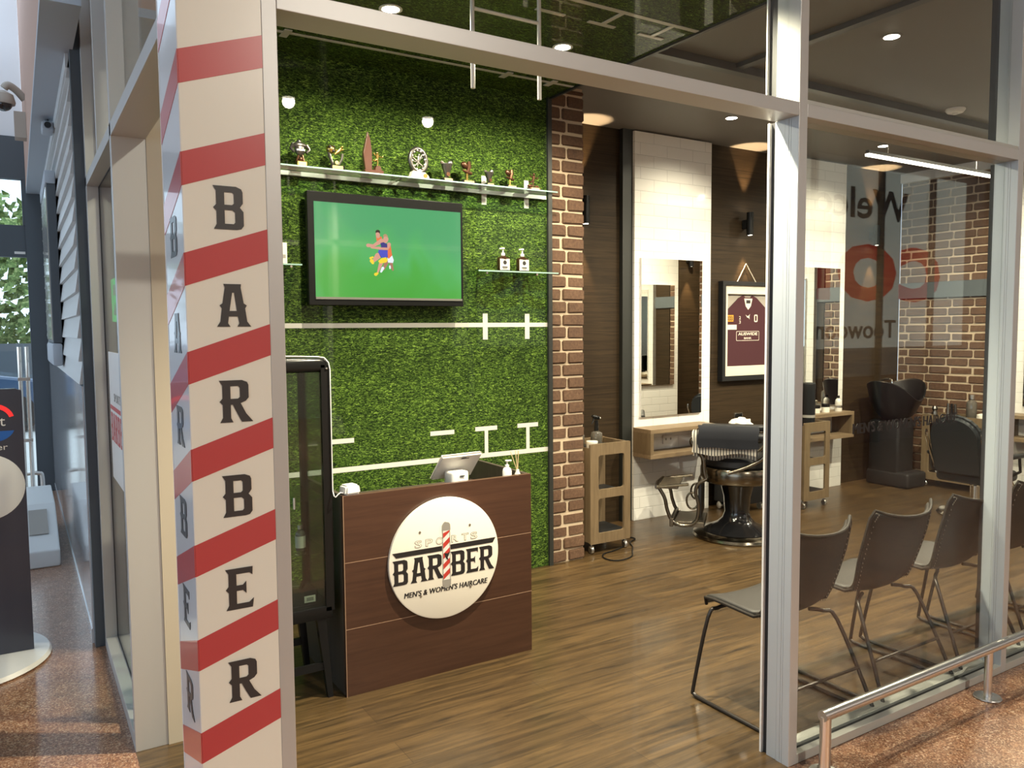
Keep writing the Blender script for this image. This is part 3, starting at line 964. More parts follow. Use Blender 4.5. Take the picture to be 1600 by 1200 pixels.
for x, z in ((1.558, 0.708), (1.823, 0.708), (1.558, 0.404), (1.823, 0.404)):
    MB().lathe([(0, -0.002), (0.0055, -0.002), (0.0065, 0.0), (0.0065, 0.002), (0, 0.002)], (x, SY, z), 14, 'Y').build('screw', M['screw'], sg)

# point of sale tablet
ps = thing('tablet_stand', (1.88, 3.5, 0.80), 'white till tablet on a swivel stand on the desk, seen from behind', 'tablet')
tb = MB()
bm = bmesh.new()
bmesh.ops.create_cube(bm, size=1)
for v in bm.verts: v.co = Vector((v.co.x * 0.245, v.co.y * 0.020, v.co.z * 0.185))
bmesh.ops.bevel(bm, geom=bm.edges[:], offset=0.010, segments=3, affect='EDGES')
mt = Matrix.Translation((1.862, 3.545, 0.965)) @ Matrix.Rotation(R(3), 4, 'Z') @ Matrix.Rotation(R(42), 4, 'X')
tb.bm(bm, True, mt)
tb.build('tablet', M['white'], ps)
sb = MB().rbox(-0.050, 0.050, -0.03, 0.05, 0.0, 0.145, 0.012, 3)
sb.v = [tuple(Vector((1.845, 3.50, 0.801)) + Matrix.Rotation(R(6), 3, 'Z') @ Vector(p)) for p in sb.v]
sb.build('stand', M['white'], ps)
slot = MB()
fnt = lambda u, v, w_: mt @ Vector((u, -0.0115 - w_, v))
slot.text('POS', 0.01, 0.068, 0.04, 0.010, fnt, 0.0006)
slot.v, slot.f, slot.s = [], [], []
slot.box(1.842, 1.868, 3.4655, 3.4705, 0.922, 0.926)
a0 = mt @ Vector((0.0, -0.0116, 0.066))
for (u0, u1, v0, v1) in ((0.0, 0.026, 0.070, 0.073), (0.0, 0.045, 0.062, 0.067)):
    q = [mt @ Vector((u, -0.0112, v)) for u, v in ((u0, v0), (u1, v0), (u1, v1), (u0, v1))]
    q2 = [mt @ Vector((u, -0.0119, v)) for u, v in ((u0, v0), (u1, v0), (u1, v1), (u0, v1))]
    slot.add(q + q2, [(0, 1, 2, 3), (4, 5, 6, 7), (0, 1, 5, 4), (1, 2, 6, 5), (2, 3, 7, 6), (3, 0, 4, 7)])
slot.build('marking', M['print_black'], ps)

rd = thing('card_reader', (1.24, 3.40, 0.918), 'small white power block on the left corner of the desk top', 'power block')
bm = bmesh.new()
bmesh.ops.create_cube(bm, size=1)
for v in bm.verts:
    t = 0.86 if v.co.z > 0 else 1.0
    v.co = Vector((v.co.x * 0.078 * t, v.co.y * 0.075 * t, v.co.z * 0.042))
bmesh.ops.bevel(bm, geom=bm.edges[:], offset=0.008, segments=3, affect='EDGES')
MB().bm(bm, True, Matrix.Translation((1.245, 3.402, 0.939)) @ Matrix.Rotation(R(8), 4, 'Z')).build('block', M['white'], rd)
MB().lathe([(0, 0), (0.014, 0), (0.014, 0.0012), (0, 0.0012)], (1.245, 3.402, 0.9598), 20).build('button', M['label'], rd)
rd['label'] = 'small white power block on the left corner of the desk top'
rd.name = 'power_block'
cbp = [(1.215, 3.395, 0.921), (1.205, 3.385, 0.928), (1.192, 3.375, 0.932), (1.178, 3.37, 0.925), (1.168, 3.37, 0.915), (1.163, 3.375, 0.92)]
cbp += [(1.163, 3.392, z) for z in (0.94, 1.1, 1.25, 1.4, 1.48)] + [(1.158, 3.395, 1.51), (1.140, 3.398, 1.532), (1.11, 3.40, 1.537), (1.0, 3.40, 1.541), (0.85, 3.40, 1.545)]
tag(MB().tube(cbp, 0.0026, 8).build('power_cable', M['white']), 'thin white cable running up the black display cabinet edge from the desk', 'cable')
cp = MB()

sd = thing('soap_dispenser', (2.125, 3.45, 0.80), 'small white pump bottle near the right end of the desk', 'pump bottle')
MB().lathe([(0, 0), (0.022, 0), (0.024, 0.01), (0.024, 0.125), (0.018, 0.14), (0.009, 0.145), (0, 0.145)], (2.105, 3.45, 0.801), 20).build('bottle', M['white'], sd)
MB().lathe([(0, 0), (0.011, 0), (0.011, 0.012), (0.004, 0.014), (0.004, 0.03), (0.010, 0.031), (0.010, 0.036), (0, 0.038)], (2.105, 3.45, 0.946), 14).tube([(2.105, 3.45, 0.979), (2.13, 3.45, 0.977)], 0.005, 8).build('pump', M['white'], sd)
dfz = thing('reed_diffuser', (2.155, 3.41, 0.80), 'reed diffuser with thin sticks at the right end of the desk', 'diffuser')
MB().lathe([(0, 0), (0.015, 0), (0.015, 0.11), (0.008, 0.124), (0.008, 0.133), (0, 0.133)], (2.150, 3.42, 0.801), 16).build('bottle', M['label'], dfz)
for (dx, dy) in ((-0.042, 0.0), (-0.006, 0.01), (0.004, -0.004), (0.008, 0.006)):
    MB().tube([(2.150, 3.42, 0.92), (2.150 + dx, 3.42 + dy, 1.03)], 0.0018, 6).build('reed', M['reed'], dfz)

# ------------------------------------------------------------------ black display cabinet
dc = thing('display_cabinet', (0.9, 3.6, 0), 'tall black glass-fronted display cabinet on splayed legs left of the desk', 'cabinet')
X0, X1, Y0, Y1 = 0.66, 1.163, 3.40, 3.78
fr = MB()
for a, b, c, d in ((X0, X0 + 0.035, Y0, Y0 + 0.03), (X1 - 0.038, X1, Y0, Y0 + 0.03), (X0, X0 + 0.03, Y1 - 0.03, Y1), (X1 - 0.03, X1, Y1 - 0.03, Y1)):
    fr.box(a, b, c, d, 0.40, 1.50)
fr.rbox(X0, X1, Y0, Y1, 1.468, 1.532, 0.02, 3)
fr.rbox(X0, X1 - 0.006, Y0, Y1, 0.365, 0.425, 0.008, 2)
fr.build('cabinet_frame', M['black'], dc)
MB().box(X0 + 0.035, X1 - 0.038, Y0 + 0.008, Y0 + 0.013, 0.425, 1.468).build('glass_door', M['cab_glass'], dc)
MB().box(X1 - 0.012, X1 - 0.008, Y0 + 0.03, Y1 - 0.03, 0.425, 1.468).build('glass_side', M['cab_glass'], dc)
for z in (0.66, 0.90, 1.15):
    MB().box(X0 + 0.02, X1 - 0.02, Y0 + 0.03, Y1 - 0.02, z, z + 0.006).build('shelf', M['glass_green'], dc)
for (x, y, dx) in ((X1 - 0.06, Y0 + 0.02, 0.035), (X0 + 0.06, Y0 + 0.02, -0.035), (X1 - 0.06, Y1 - 0.03, 0.035), (X0 + 0.06, Y1 - 0.03, -0.035)):
    MB().add([(x - 0.02, y - 0.015, 0.366), (x + 0.02, y - 0.015, 0.366), (x + 0.02, y + 0.015, 0.366), (x - 0.02, y + 0.015, 0.366),
              (x + dx - 0.012, y - 0.015, 0), (x + dx + 0.012, y - 0.015, 0), (x + dx + 0.012, y + 0.015, 0), (x + dx - 0.012, y + 0.015, 0)],
             [(0, 1, 2, 3), (7, 6, 5, 4), (0, 4, 5, 1), (1, 5, 6, 2), (2, 6, 7, 3), (3, 7, 4, 0)]).build('leg', M['black'], dc)
MB().box(X0 + 0.05, X1 - 0.035, Y0 + 0.012, Y0 + 0.026, 0.13, 0.165).build('stretcher', M['black'], dc)
MB().box(X0 + 0.05, X1 - 0.035, Y1 - 0.03, Y1 - 0.016, 0.13, 0.165).build('stretcher', M['black'], dc)
MB().tube([(0.99, 3.392, 0.88), (0.99, 3.392, 0.93)], 0.006, 8).tube([(0.99, 3.392, 0.905), (0.99, 3.41, 0.905)], 0.004, 8).build('handle', M['chrome'], dc)
MB().ell((1.15, 3.398, 1.485), 0.006).build('screw', M['chrome'], dc)
dc2 = MB()

def jar_bottle(name, loc, r, h, body, cap, label, cat, group=None, lab=True, neck=0.45):
    t = thing(name, loc, label, cat, group)
    MB().lathe([(0, 0), (r * 0.96, 0), (r, 0.004), (r, h * 0.66), (r * 0.85, h * 0.74), (r * neck, h * 0.80), (r * neck, h * 0.84), (0, h * 0.84)], loc, 20).build('body', body, t)
    MB().lathe([(0, h * 0.841), (r * neck * 1.15, h * 0.841), (r * neck * 1.15, h), (0, h)], loc, 16).build('cap', cap, t)
    if lab:
        MB().lathe([(r + 0.0004, h * 0.12), (r + 0.0009, h * 0.12), (r + 0.0009, h * 0.58), (r + 0.0004, h * 0.58)], loc, 20).build('bottle_label', M['label'], t)
    return t
jar_bottle('product_bottle', (1.045, 3.50, 0.6665), 0.022, 0.115, M['clear_pl'], M['steel'], 'small labelled bottle on a glass shelf inside the black display cabinet', 'bottle')
pkx = thing('clipper_package', (1.03, 3.52, 0.426), 'clear plastic package with a price tag on the bottom of the black cabinet', 'package')
MB().rbox(0.94, 1.10, 3.43, 3.60, 0.427, 0.50, 0.012, 2).build('package_shell', M['black_gloss'], pkx)
MB().box(1.035, 1.085, 3.4285, 3.4298, 0.445, 0.475).build('price_tag', M['label'], pkx)
MB().box(1.045, 1.076, 3.4275, 3.4287, 0.452, 0.468).build('marking', M['print_grey'], pkx)

# ------------------------------------------------------------------ television
tv = thing('television', (1.9, 4.46, 2.1), 'wall-mounted television showing two footballers on green grass', 'television')
TYF = 4.445
B(1.414, 2.402, TYF, TYF + 0.045, 1.795, 2.435).build('tv_frame', M['black'], tv, bevel=0.003)
B(1.8, 2.0, TYF + 0.045, GW - 0.002, 2.0, 2.25).build('wall_bracket', M['black_matte'], tv)
scm = mat('tv_picture_grass', (0, 0, 0), 0.2, coat=0.5)
nt = scm.node_tree
co = geo_coord(nt, 'XZY', (1, 1, 1))
n = nt.nodes.new('ShaderNodeTexNoise'); n.inputs['Scale'].default_value = 2.2; n.inputs['Detail'].default_value = 2; n.inputs['Distortion'].default_value = 0.8
nt.links.new(co, n.inputs['Vector'])
s_ = nt.nodes.new('ShaderNodeSeparateXYZ'); nt.links.new(co, s_.inputs[0])
ma = nt.nodes.new('ShaderNodeMath'); ma.operation = 'MULTIPLY_ADD'; ma.inputs[1].default_value = 1.4; ma.inputs[2].default_value = -2.65
nt.links.new(s_.outputs[1], ma.inputs[0])
mb2 = nt.nodes.new('ShaderNodeMath'); mb2.operation = 'ADD'
nt.links.new(ma.outputs[0], mb2.inputs[0]); nt.links.new(n.outputs['Fac'], mb2.inputs[1])
rp = ramp(nt, [(0.25, (0.07, 0.36, 0.045)), (0.55, (0.075, 0.38, 0.06)), (0.75, (0.09, 0.42, 0.12)), (1.0, (0.08, 0.36, 0.14))])
nt.links.new(mb2.outputs[0], rp.inputs[0])
bb = nt.nodes['Principled BSDF']
nt.links.new(rp.outputs[0], bb.inputs['Emission Color'])
bb.inputs['Emission Strength'].default_value = 1.0
SX0, SX1, SZ0, SZ1 = 1.452, 2.385, 1.842, 2.378
sc_ = B(SX0, SX1, TYF - 0.0015, TYF + 0.001, SZ0, SZ1).build('screen', scm, tv)
B(SX0, SX1 + 0.006, TYF - 0.005, TYF + 0.001, 1.829, 1.842).build('lower_bezel', mat('grey_bezel', (0.25, 0.25, 0.22), 0.3, 0.5), tv)
def em(name, c, s=1.0):
    return mat(name, (0, 0, 0), 0.3, emit=c, estr=s)
TP = lambda px, py: (1.853 + (px - 590) * 0.0041, 2.112 - (py - 395) * 0.00368)
def tvpoly(mb, pts, d=0.0006):
    q = [TP(560 + a / 12.0, 350 + b / 12.0) for a, b in pts]
    mb.fill([q], lambda u, v, w_: (u, TYF - 0.0016 - w_, v), d)
def limb(mb, a, b, r0, r1, d=0.0008):
    ax, ay = a; bx, by = b
    L = math.hypot(bx - ax, by - ay) or 1
    nx, ny = -(by - ay) / L, (bx - ax) / L
    pts = []
    a0 = math.atan2(ny, nx)
    for i in range(7):
        t = a0 + PI * i / 6
        pts.append((ax + r0 * math.cos(t), ay + r0 * math.sin(t)))
    for i in range(7):
        t = a0 + PI + PI * i / 6
        pts.append((bx + r1 * math.cos(t), by + r1 * math.sin(t)))
    tvpoly(mb, pts, d)
skin = em('tv_skin', (0.62, 0.30, 0.22))
m1 = MB()   # figure behind, in orange and white
limb(m1, (540, 760), (570, 880), 30, 16)
limb(m1, (450, 740), (400, 870), 40, 20)
m1.build('player_legs', em('tv_skin_dark', (0.36, 0.17, 0.11)), tv)
m1 = MB(); tvpoly(m1, [(470, 640), (560, 600), (590, 690), (575, 745), (480, 740)], 0.0010); limb(m1, (385, 850), (350, 920), 26, 18, 0.001); limb(m1, (515, 810), (518, 850), 16, 14, 0.001)
m1.build('player_shorts', em('tv_white', (0.75, 0.80, 0.88)), tv)
m1 = MB(); tvpoly(m1, [(480, 370), (530, 370), (560, 600), (500, 665), (470, 650), (470, 480)], 0.0012); tvpoly(m1, [(270, 260), (370, 250), (390, 330), (280, 340)], 0.0012)
m1.build('player_top', em('tv_orange', (0.75, 0.16, 0.05)), tv)
m1 = MB()
limb(m1, (450, 290), (440, 330), 48, 40, 0.0013); limb(m1, (505, 390), (470, 480), 36, 26, 0.0013); limb(m1, (470, 480), (340, 470), 24, 20, 0.0013)
limb(m1, (370, 330), (220, 430), 42, 24, 0.0014); limb(m1, (220, 430), (120, 430), 22, 34, 0.0014); limb(m1, (320, 470), (180, 470), 26, 14, 0.0014)
limb(m1, (300, 210), (305, 250), 38, 34, 0.0014)
limb(m1, (300, 620), (210, 730), 58, 24, 0.0014); limb(m1, (350, 760), (290, 930), 36, 15, 0.0014)
m1.build('player_arms', skin, tv)
m1 = MB(); tvpoly(m1, [(345, 375), (400, 355), (470, 385), (480, 640), (410, 625), (350, 655), (300, 545), (335, 495), (360, 440)], 0.0017)
m1.build('player_top', em('tv_navy', (0.035, 0.03, 0.20)), tv)
m1 = MB(); tvpoly(m1, [(320, 500), (480, 510), (470, 645), (360, 650), (300, 545)], 0.0019)
m1.build('player_shorts', em('tv_blue', (0.06, 0.07, 0.50)), tv)
m1 = MB(); limb(m1, (470, 478), (330, 480), 24, 22, 0.0022); m1.build('player_arms', skin, tv)
m1 = MB(); limb(m1, (303, 165), (305, 175), 42, 40, 0.0012); m1.build('player_hair', em('tv_hair', (0.03, 0.015, 0.012)), tv)
m1 = MB(); limb(m1, (440, 235), (450, 240), 40, 36, 0.0010); m1.build('player_hair', em('tv_fair_hair', (0.42, 0.26, 0.14)), tv)
m1 = MB()
tvpoly(m1, [(300, 720), (360, 665), (440, 640), (480, 690), (450, 740), (330, 765)], 0.0021); limb(m1, (250, 975), (280, 955), 30, 20, 0.0017)
limb(m1, (180, 720), (200, 760), 34, 24, 0.0017); limb(m1, (160, 670), (200, 650), 20, 16, 0.0015)
m1.build('player_boots', em('tv_yellow', (0.85, 0.62, 0.03)), tv)

# ------------------------------------------------------------------ glass shelves
def gshelf(x0, x1, y0, y1, z, label, th=0.008):
    t = thing('glass_shelf', ((x0 + x1) / 2, y1, z), label, 'shelf', None)
    B(x0, x1, y0, y1, z - th, z).build('glass_panel', M['glass_green'], t)
    B(x0, x1, y0 - 0.001, y0 + 0.0005, z - th, z).build('glass_edge', M['glass_edge'], t)
    return t
ls_ = gshelf(0.50, 3.082, 4.38, GW - 0.001, 2.555, 'long clear glass shelf holding the row of trophies above the television')
B(0.50, 3.075, 4.505, GW - 0.001, 2.520, 2.545).build('wall_rail', M['steel'], ls_)
for x in (1.95,):
    B(x, x + 0.012, 4.38, 4.52, 2.530, 2.5455).build('bracket', M['chrome'], ls_)
s2_ = gshelf(2.47, 3.08, 4.37, GW - 0.001, 2.022, 'short glass shelf with two pump bottles right of the television')
for x in (2.55, 2.93):
    MB().tube([(x, 4.40, 2.008), (x, GW - 0.001, 2.008)], 0.007, 8).build('bracket', M['chrome'], s2_)
s3_ = gshelf(0.62, 1.365, 4.40, GW - 0.001, 2.020, 'short glass shelf left of the television')
MB().tube([(1.31, 4.42, 2.006), (1.31, GW - 0.001, 2.006)], 0.007, 8).build('bracket', M['chrome'], s3_)
bx = thing('product_carton', (1.27, 4.45, 2.021), 'small pale carton at the right end of the shelf left of the television', 'carton')
B(1.235, 1.288, 4.42, 4.48, 2.0205, 2.135).build('carton', M['label'], bx)
B(1.245, 1.28, 4.4193, 4.4205, 2.05, 2.07).build('marking', M['print_grey'], bx)
for i, x in enumerate((2.698, 2.846)):
    t = thing('pump_bottle', (x, 4.45, 2.0225), ['black pump bottle with cream label, the left one of the pair on the short shelf', 'black pump bottle with cream label, the one nearer the brick pier'][i], 'pump bottle', 'pump bottles on the short glass shelf')
    MB().rbox(x - 0.039, x + 0.039, 4.428, 4.472, 2.0228, 2.115, 0.010, 2).lathe([(0, 2.105), (0.030, 2.105), (0.022, 2.118), (0.012, 2.126), (0, 2.126)], (x, 4.45, 0), 16).build('bottle', M['amber'], t)
    B(x - 0.036, x + 0.036, 4.4262, 4.4285, 2.032, 2.103).build('bottle_label', M['label'], t)
    MB().lathe([(0, 0), (0.014, 0), (0.014, 0.002), (0, 0.002)], (x, 4.4258, 2.08), 16, 'Y').box(x - 0.02, x + 0.02, 4.4252, 4.4265, 2.046, 2.054).box(x - 0.016, x + 0.016, 4.4252, 4.4265, 2.038, 2.042).build('marking', M['print_black'], t)
    MB().lathe([(0, 2.126), (0.013, 2.126), (0.013, 2.142), (0.005, 2.144), (0.005, 2.165), (0.012, 2.167), (0.012, 2.176), (0, 2.178)], (x, 4.45, 0), 14).tube([(x, 4.45, 2.171), (x - 0.03, 4.44, 2.168)], 0.0045, 8).build('pump', M['white'], t)

# ------------------------------------------------------------------ trophies
TZ, TY = 2.5555, 4.44
TG = 'trophies on the long glass shelf'
def tb_base(t, x, w_, h, m, plate=None, d=0.05):
    MB().rbox(x - w_ / 2, x + w_ / 2, TY - d / 2, TY + d / 2, TZ, TZ + h, 0.003, 1).build('base', m, t)
    if plate:
        B(x - w_ * 0.36, x + w_ * 0.36, TY - d / 2 - 0.0015, TY - d / 2 + 0.0005, TZ + h * 0.15, TZ + h * 0.85).build('name_plate', plate, t)
def fig(mb, p, s, lean=0.3):
    """small sporting figure: p base, s height"""
    x, y, z = p
    mb.ell((x + lean * s * 0.5, y, z + s * 0.92), s * 0.09)
    mb.tube([(x + lean * s * 0.2, y, z + s * 0.5), (x + lean * s * 0.42, y, z + s * 0.8)], [s * 0.09, s * 0.12], 8)
    mb.tube([(x + lean * s * 0.2, y, z + s * 0.5), (x + s * 0.05, y, z + s * 0.25), (x, y, z)], [s * 0.07, s * 0.05, s * 0.035], 8)
    mb.tube([(x + lean * s * 0.2, y, z + s * 0.5), (x - s * 0.18, y, z + s * 0.35), (x - s * 0.34, y, z + s * 0.42)], [s * 0.07, s * 0.05, s * 0.035], 8)
    mb.tube([(x + lean * s * 0.42, y, z + s * 0.78), (x + s * 0.35, y, z + s * 0.62), (x + s * 0.45, y, z + s * 0.75)], s * 0.035, 8)
    mb.tube([(x + lean * s * 0.42, y, z + s * 0.78), (x - s * 0.15, y, z + s * 0.75), (x - s * 0.22, y, z + s * 0.9)], s * 0.035, 8)
# 1 jersey-torso
t = thing('trophy', (1.378, TY, TZ), 'trophy shaped like a sports shirt torso on a yellow plinth, first at the left', 'trophy', TG)
tb_base(t, 1.385, 0.058, 0.032, M['gold'], M['gold_plate'])
m1 = MB()
m1.ell((1.38, TY, TZ + 0.098), (0.030, 0.018, 0.036)); m1.ell((1.38, TY, TZ + 0.12), (0.040, 0.017, 0.018))
m1.tube([(1.345, TY, TZ + 0.122), (1.330, TY, TZ + 0.10), (1.347, TY - 0.006, TZ + 0.08)], [0.014, 0.010, 0.008], 8)
m1.tube([(1.415, TY, TZ + 0.122), (1.432, TY, TZ + 0.10), (1.413, TY - 0.006, TZ + 0.08)], [0.014, 0.010, 0.008], 8)
m1.ell((1.376, TY, TZ + 0.138), 0.014)
m1.build('torso', M['pewter'], t)
MB().tube([(1.36, TY, TZ + 0.03), (1.372, TY, TZ + 0.068)], 0.006, 8).tube([(1.402, TY, TZ + 0.03), (1.392, TY, TZ + 0.068)], 0.006, 8).ell((1.383, TY, TZ + 0.045), 0.014).build('stem', M['bronze'], t)
B(1.358, 1.403, TY - 0.020, TY - 0.015, TZ + 0.088, TZ + 0.096).build('ribbon', M['white'], t)
# 2 football player
t = thing('trophy', (1.583, TY, TZ), 'gold soccer ball and kicking player trophy, second from the left', 'trophy', TG)
tb_base(t, 1.588, 0.085, 0.030, M['black'], M['gold_plate'])
MB().tube([(1.570, TY, TZ + 0.03), (1.552, TY, TZ + 0.075), (1.545, TY, TZ + 0.11)], [0.008, 0.010, 0.012], 8).tube([(1.600, TY, TZ + 0.03), (1.622, TY, TZ + 0.07), (1.625, TY, TZ + 0.10)], [0.006, 0.008, 0.008], 8).build('stem', M['pewter'], t)
MB().ell((1.556, TY, TZ + 0.118), 0.026).build('ball', M['gold'], t)
MB().ell((1.548, TY - 0.018, TZ + 0.128), 0.009).ell((1.566, TY - 0.02, TZ + 0.107), 0.009).ell((1.572, TY - 0.014, TZ + 0.134), 0.006).ell((1.538, TY - 0.012, TZ + 0.110), 0.006).build('ball_patch', M['print_black'], t)
m1 = MB(); m1.tube([(1.580, TY, TZ + 0.092), (1.600, TY, TZ + 0.108), (1.618, TY, TZ + 0.128)], [0.006, 0.011, 0.008], 8); m1.ell((1.624, TY, TZ + 0.138), 0.008); m1.tube([(1.60, TY, TZ + 0.112), (1.632, TY, TZ + 0.125)], 0.005, 8); m1.tube([(1.598, TY, TZ + 0.104), (1.585, TY, TZ + 0.118)], 0.005, 8)
m1.build('figure', M['gold'], t)
MB().lathe([(0, -0.003), (0.011, -0.003), (0.011, 0.003), (0, 0.003)], (1.587, TY - 0.012, TZ + 0.045), 16, 'Y').build('medallion', M['gold_plate'], t)
# 3 tall wooden
t = thing('trophy', (1.80, TY, TZ), 'tall pointed wooden shield trophy with a little gold figure', 'trophy', TG)
tb_base(t, 1.805, 0.115, 0.022, M['trophy_wood'], None, 0.07)
MB().prism([(1.760, TZ + 0.022), (1.800, TZ + 0.022), (1.801, TZ + 0.13), (1.792, TZ + 0.20), (1.777, TZ + 0.242), (1.748, TZ + 0.115)], TY - 0.012, TY + 0.012, 'Y').build('shield', M['trophy_wood'], t, bevel=0.002)
MB().prism([(1.815, TZ + 0.022), (1.858, TZ + 0.022), (1.848, TZ + 0.05), (1.825, TZ + 0.05)], TY - 0.02, TY + 0.02, 'Y').build('plinth', M['trophy_wood'], t)
m1 = MB(); fig(m1, (1.836, TY, TZ + 0.05), 0.085, 0.05); m1.build('figure', M['gold'], t)
# 4 ring
t = thing('trophy', (2.10, TY, TZ), 'round openwork silver plate trophy on a pale stone foot', 'trophy', TG)
MB().prism([(2.04, TZ), (2.165, TZ), (2.158, TZ + 0.022), (2.135, TZ + 0.040), (2.055, TZ + 0.044)], TY - 0.024, TY + 0.024, 'Y').build('base', M['marble'], t, bevel=0.003)
MB().lathe([(0, -0.003), (0.013, -0.003), (0.013, 0.003), (0, 0.003)], (2.135, TY - 0.024, TZ + 0.02), 16, 'Y').build('medallion', M['gold'], t)
mt_ = Matrix.Rotation(R(-8), 4, 'Y')
ring = [Vector((2.10, TY, TZ + 0.112)) + mt_.to_3x3() @ Vector((0.052 * math.cos(a), 0, 0.068 * math.sin(a))) for a in [2 * PI * i / 32 for i in range(32)]]
m1 = MB().tube(ring, 0.015, 10, closed=True)
m1.build('rim', M['pewter'], t)
m1 = MB()
random.seed(4)
for i in range(12):
    a = 2 * PI * i / 12
    c = Vector((2.10, TY - 0.008, TZ + 0.112)) + mt_.to_3x3() @ Vector((0.044 * math.cos(a), 0, 0.058 * math.sin(a)))
    m1.ell(c, (0.010, 0.006, 0.008))
fig(m1, (2.093, TY - 0.004, TZ + 0.075), 0.075, 0.3)
m1.tube([(2.07, TY, TZ + 0.07), (2.10, TY, TZ + 0.10), (2.13, TY, TZ + 0.155)], 0.005, 8)
m1.tube([(2.06, TY, TZ + 0.13), (2.10, TY, TZ + 0.10), (2.135, TY, TZ + 0.075)], 0.005, 8)
m1.build('figure', M['steel'], t)
# 5 / 7 silver cup with ball and glove
def cup_trophy(x, s, label):
    t = thing('trophy', (x, TY, TZ), label, 'trophy', TG)
    tb_base(t, x, 0.075 * s, 0.024 * s, M['black'], M['gold_plate'])
    MB().lathe([(0, 0.024 * s), (0.010 * s, 0.024 * s), (0.013 * s, 0.045 * s), (0.030 * s, 0.085 * s), (0.036 * s, 0.108 * s), (0.030 * s, 0.104 * s), (0, 0.09 * s)], (x, TY, TZ), 18).build('cup', M['pewter'], t)
    MB().ell((x + 0.023 * s, TY, TZ + 0.117 * s), 0.019 * s).tube([(x - 0.04 * s, TY, TZ + 0.122 * s), (x - 0.018 * s, TY, TZ + 0.104 * s), (x + 0.002 * s, TY, TZ + 0.11 * s)], [0.010 * s, 0.013 * s, 0.008 * s], 8).build('ball', M['steel'], t)
    MB().lathe([(0, -0.003), (0.013 * s, -0.003), (0.013 * s, 0.003), (0, 0.003)], (x, TY - 0.02, TZ + 0.045 * s), 16, 'Y').build('medallion', M['bronze'], t)
cup_trophy(2.292, 1.0, 'silver cup and ball trophy just right of the round plate trophy')
def footy_trophy(x, s, label):
    t = thing('trophy', (x, TY, TZ), label, 'trophy', TG)
    tb_base(t, x, 0.095 * s, 0.022 * s, M['black'], M['gold_plate'])
    m1 = MB()
    mtx = Matrix.Rotation(R(35), 3, 'Y')
    m1.ell((x - 0.020 * s, TY, TZ + 0.115 * s), (0.027 * s, 0.019 * s, 0.020 * s), mtx=mtx)
    m1.build('ball', M['bronze'], t)
    MB().tube([(x - 0.035 * s, TY, TZ + 0.085 * s), (x, TY, TZ + 0.072 * s), (x + 0.03 * s, TY, TZ + 0.068 * s)], [0.006 * s, 0.012 * s, 0.010 * s], 8).tube([(x, TY, TZ + 0.07 * s), (x + 0.012 * s, TY, TZ + 0.11 * s), (x + 0.01 * s, TY, TZ + 0.14 * s)], [0.012 * s, 0.015 * s, 0.012 * s], 8).build('ribbon', M['bronze'], t)
    MB().tube([(x - 0.005 * s, TY, TZ + 0.022 * s), (x - 0.003 * s, TY, TZ + 0.07 * s)], 0.008 * s, 8).build('stem', M['gold'], t)
footy_trophy(2.437, 1.0, 'larger bronze oval ball trophy with curling ribbon')
cup_trophy(2.592, 0.80, 'smaller silver cup and ball trophy between the two bronze ball trophies')
footy_trophy(2.752, 0.86, 'smaller bronze oval ball trophy, second from the right')
t = thing('trophy', (2.93, TY, TZ), 'little bronze runner trophy at the right end of the shelf', 'trophy', TG)
tb_base(t, 2.93, 0.085, 0.02, M['bronze'], M['gold_plate'])
m1 = MB(); fig(m1, (2.925, TY, TZ + 0.02), 0.095, 0.2); m1.ell((2.905, TY, TZ + 0.03), (0.02, 0.015, 0.012)); m1.ell((2.955, TY, TZ + 0.028), (0.018, 0.014, 0.010)); m1.build('figure', M['bronze'], t)

# ------------------------------------------------------------------ goal posts hanging from the printed ceiling
gp = thing('goal_posts', (1.93, 3.13, 3.195), 'white rugby goal posts hanging upside down from the printed grass ceiling', 'goal posts')
for x in (1.751, 2.102):
    MB().tube([(x, 3.13, 3.198), (x, 3.13, 2.707)], 0.0095, 12).build('post', M['white'], gp)
MB().tube([(1.760, 3.13, 3.05), (2.093, 3.13, 3.05)], 0.008, 12).build('crossbar', M['white'], gp)

# ------------------------------------------------------------------ lamps
def downlight(x, y, z, label, energy=30, spot=None, r=0.045):
    t = thing('downlight', (x, y, z), label, 'ceiling light', 'recessed ceiling downlights')
    MB().lathe([(r, 0), (r + 0.012, 0), (r + 0.012, -0.004), (r, -0.004)], (x, y, z), 28).build('trim_ring', M['ceil_dark'] if z > 3.25 else M['white'], t)
    MB().lathe([(0, -0.001), (r, -0.001), (r * 0.95, -0.004), (r * 0.7, -0.007), (r * 0.35, -0.009), (0, -0.010)], (x, y, z), 28).build('lens', M['emit_warm'], t)
    if energy:
        l = light('downlight_lamp', 'SPOT', (x, y, z - 0.03), energy, WARM, 0.04, target=(x, y, 0), spot=R(spot or 166), blend=0.55)
        l.parent = t
        l.location = (0, 0, -0.03)
    return t
E_ = 125
downlight(1.605, 3.676, 3.2, 'downlight set in the printed grass ceiling nearest the display cabinet', E_ * 1.1)
downlight(2.627, 3.680, 3.2, 'downlight set in the printed grass ceiling nearest the brick pier', E_ * 1.35)
downlight(2.037, 2.425, 3.2, 'downlight in the printed grass ceiling close to the shopfront', E_ * 4.6, 112)
downlight(4.865, 4.531, 3.3, 'downlight in the dark ceiling in front of the nearer mirror', E_ * 0.40, 150)
downlight(4.317, 2.823, 3.3, 'bright downlight in the dark ceiling seen through the upper glass', E_ * 2.4)
downlight(6.826, 4.521, 3.3, 'downlight in the dark ceiling in front of the farther mirror', E_ * 0.45, 150)
downlight(7.3, 3.1, 3.3, 'downlight in the dark ceiling near the end wall tiles', E_ * 2.2)
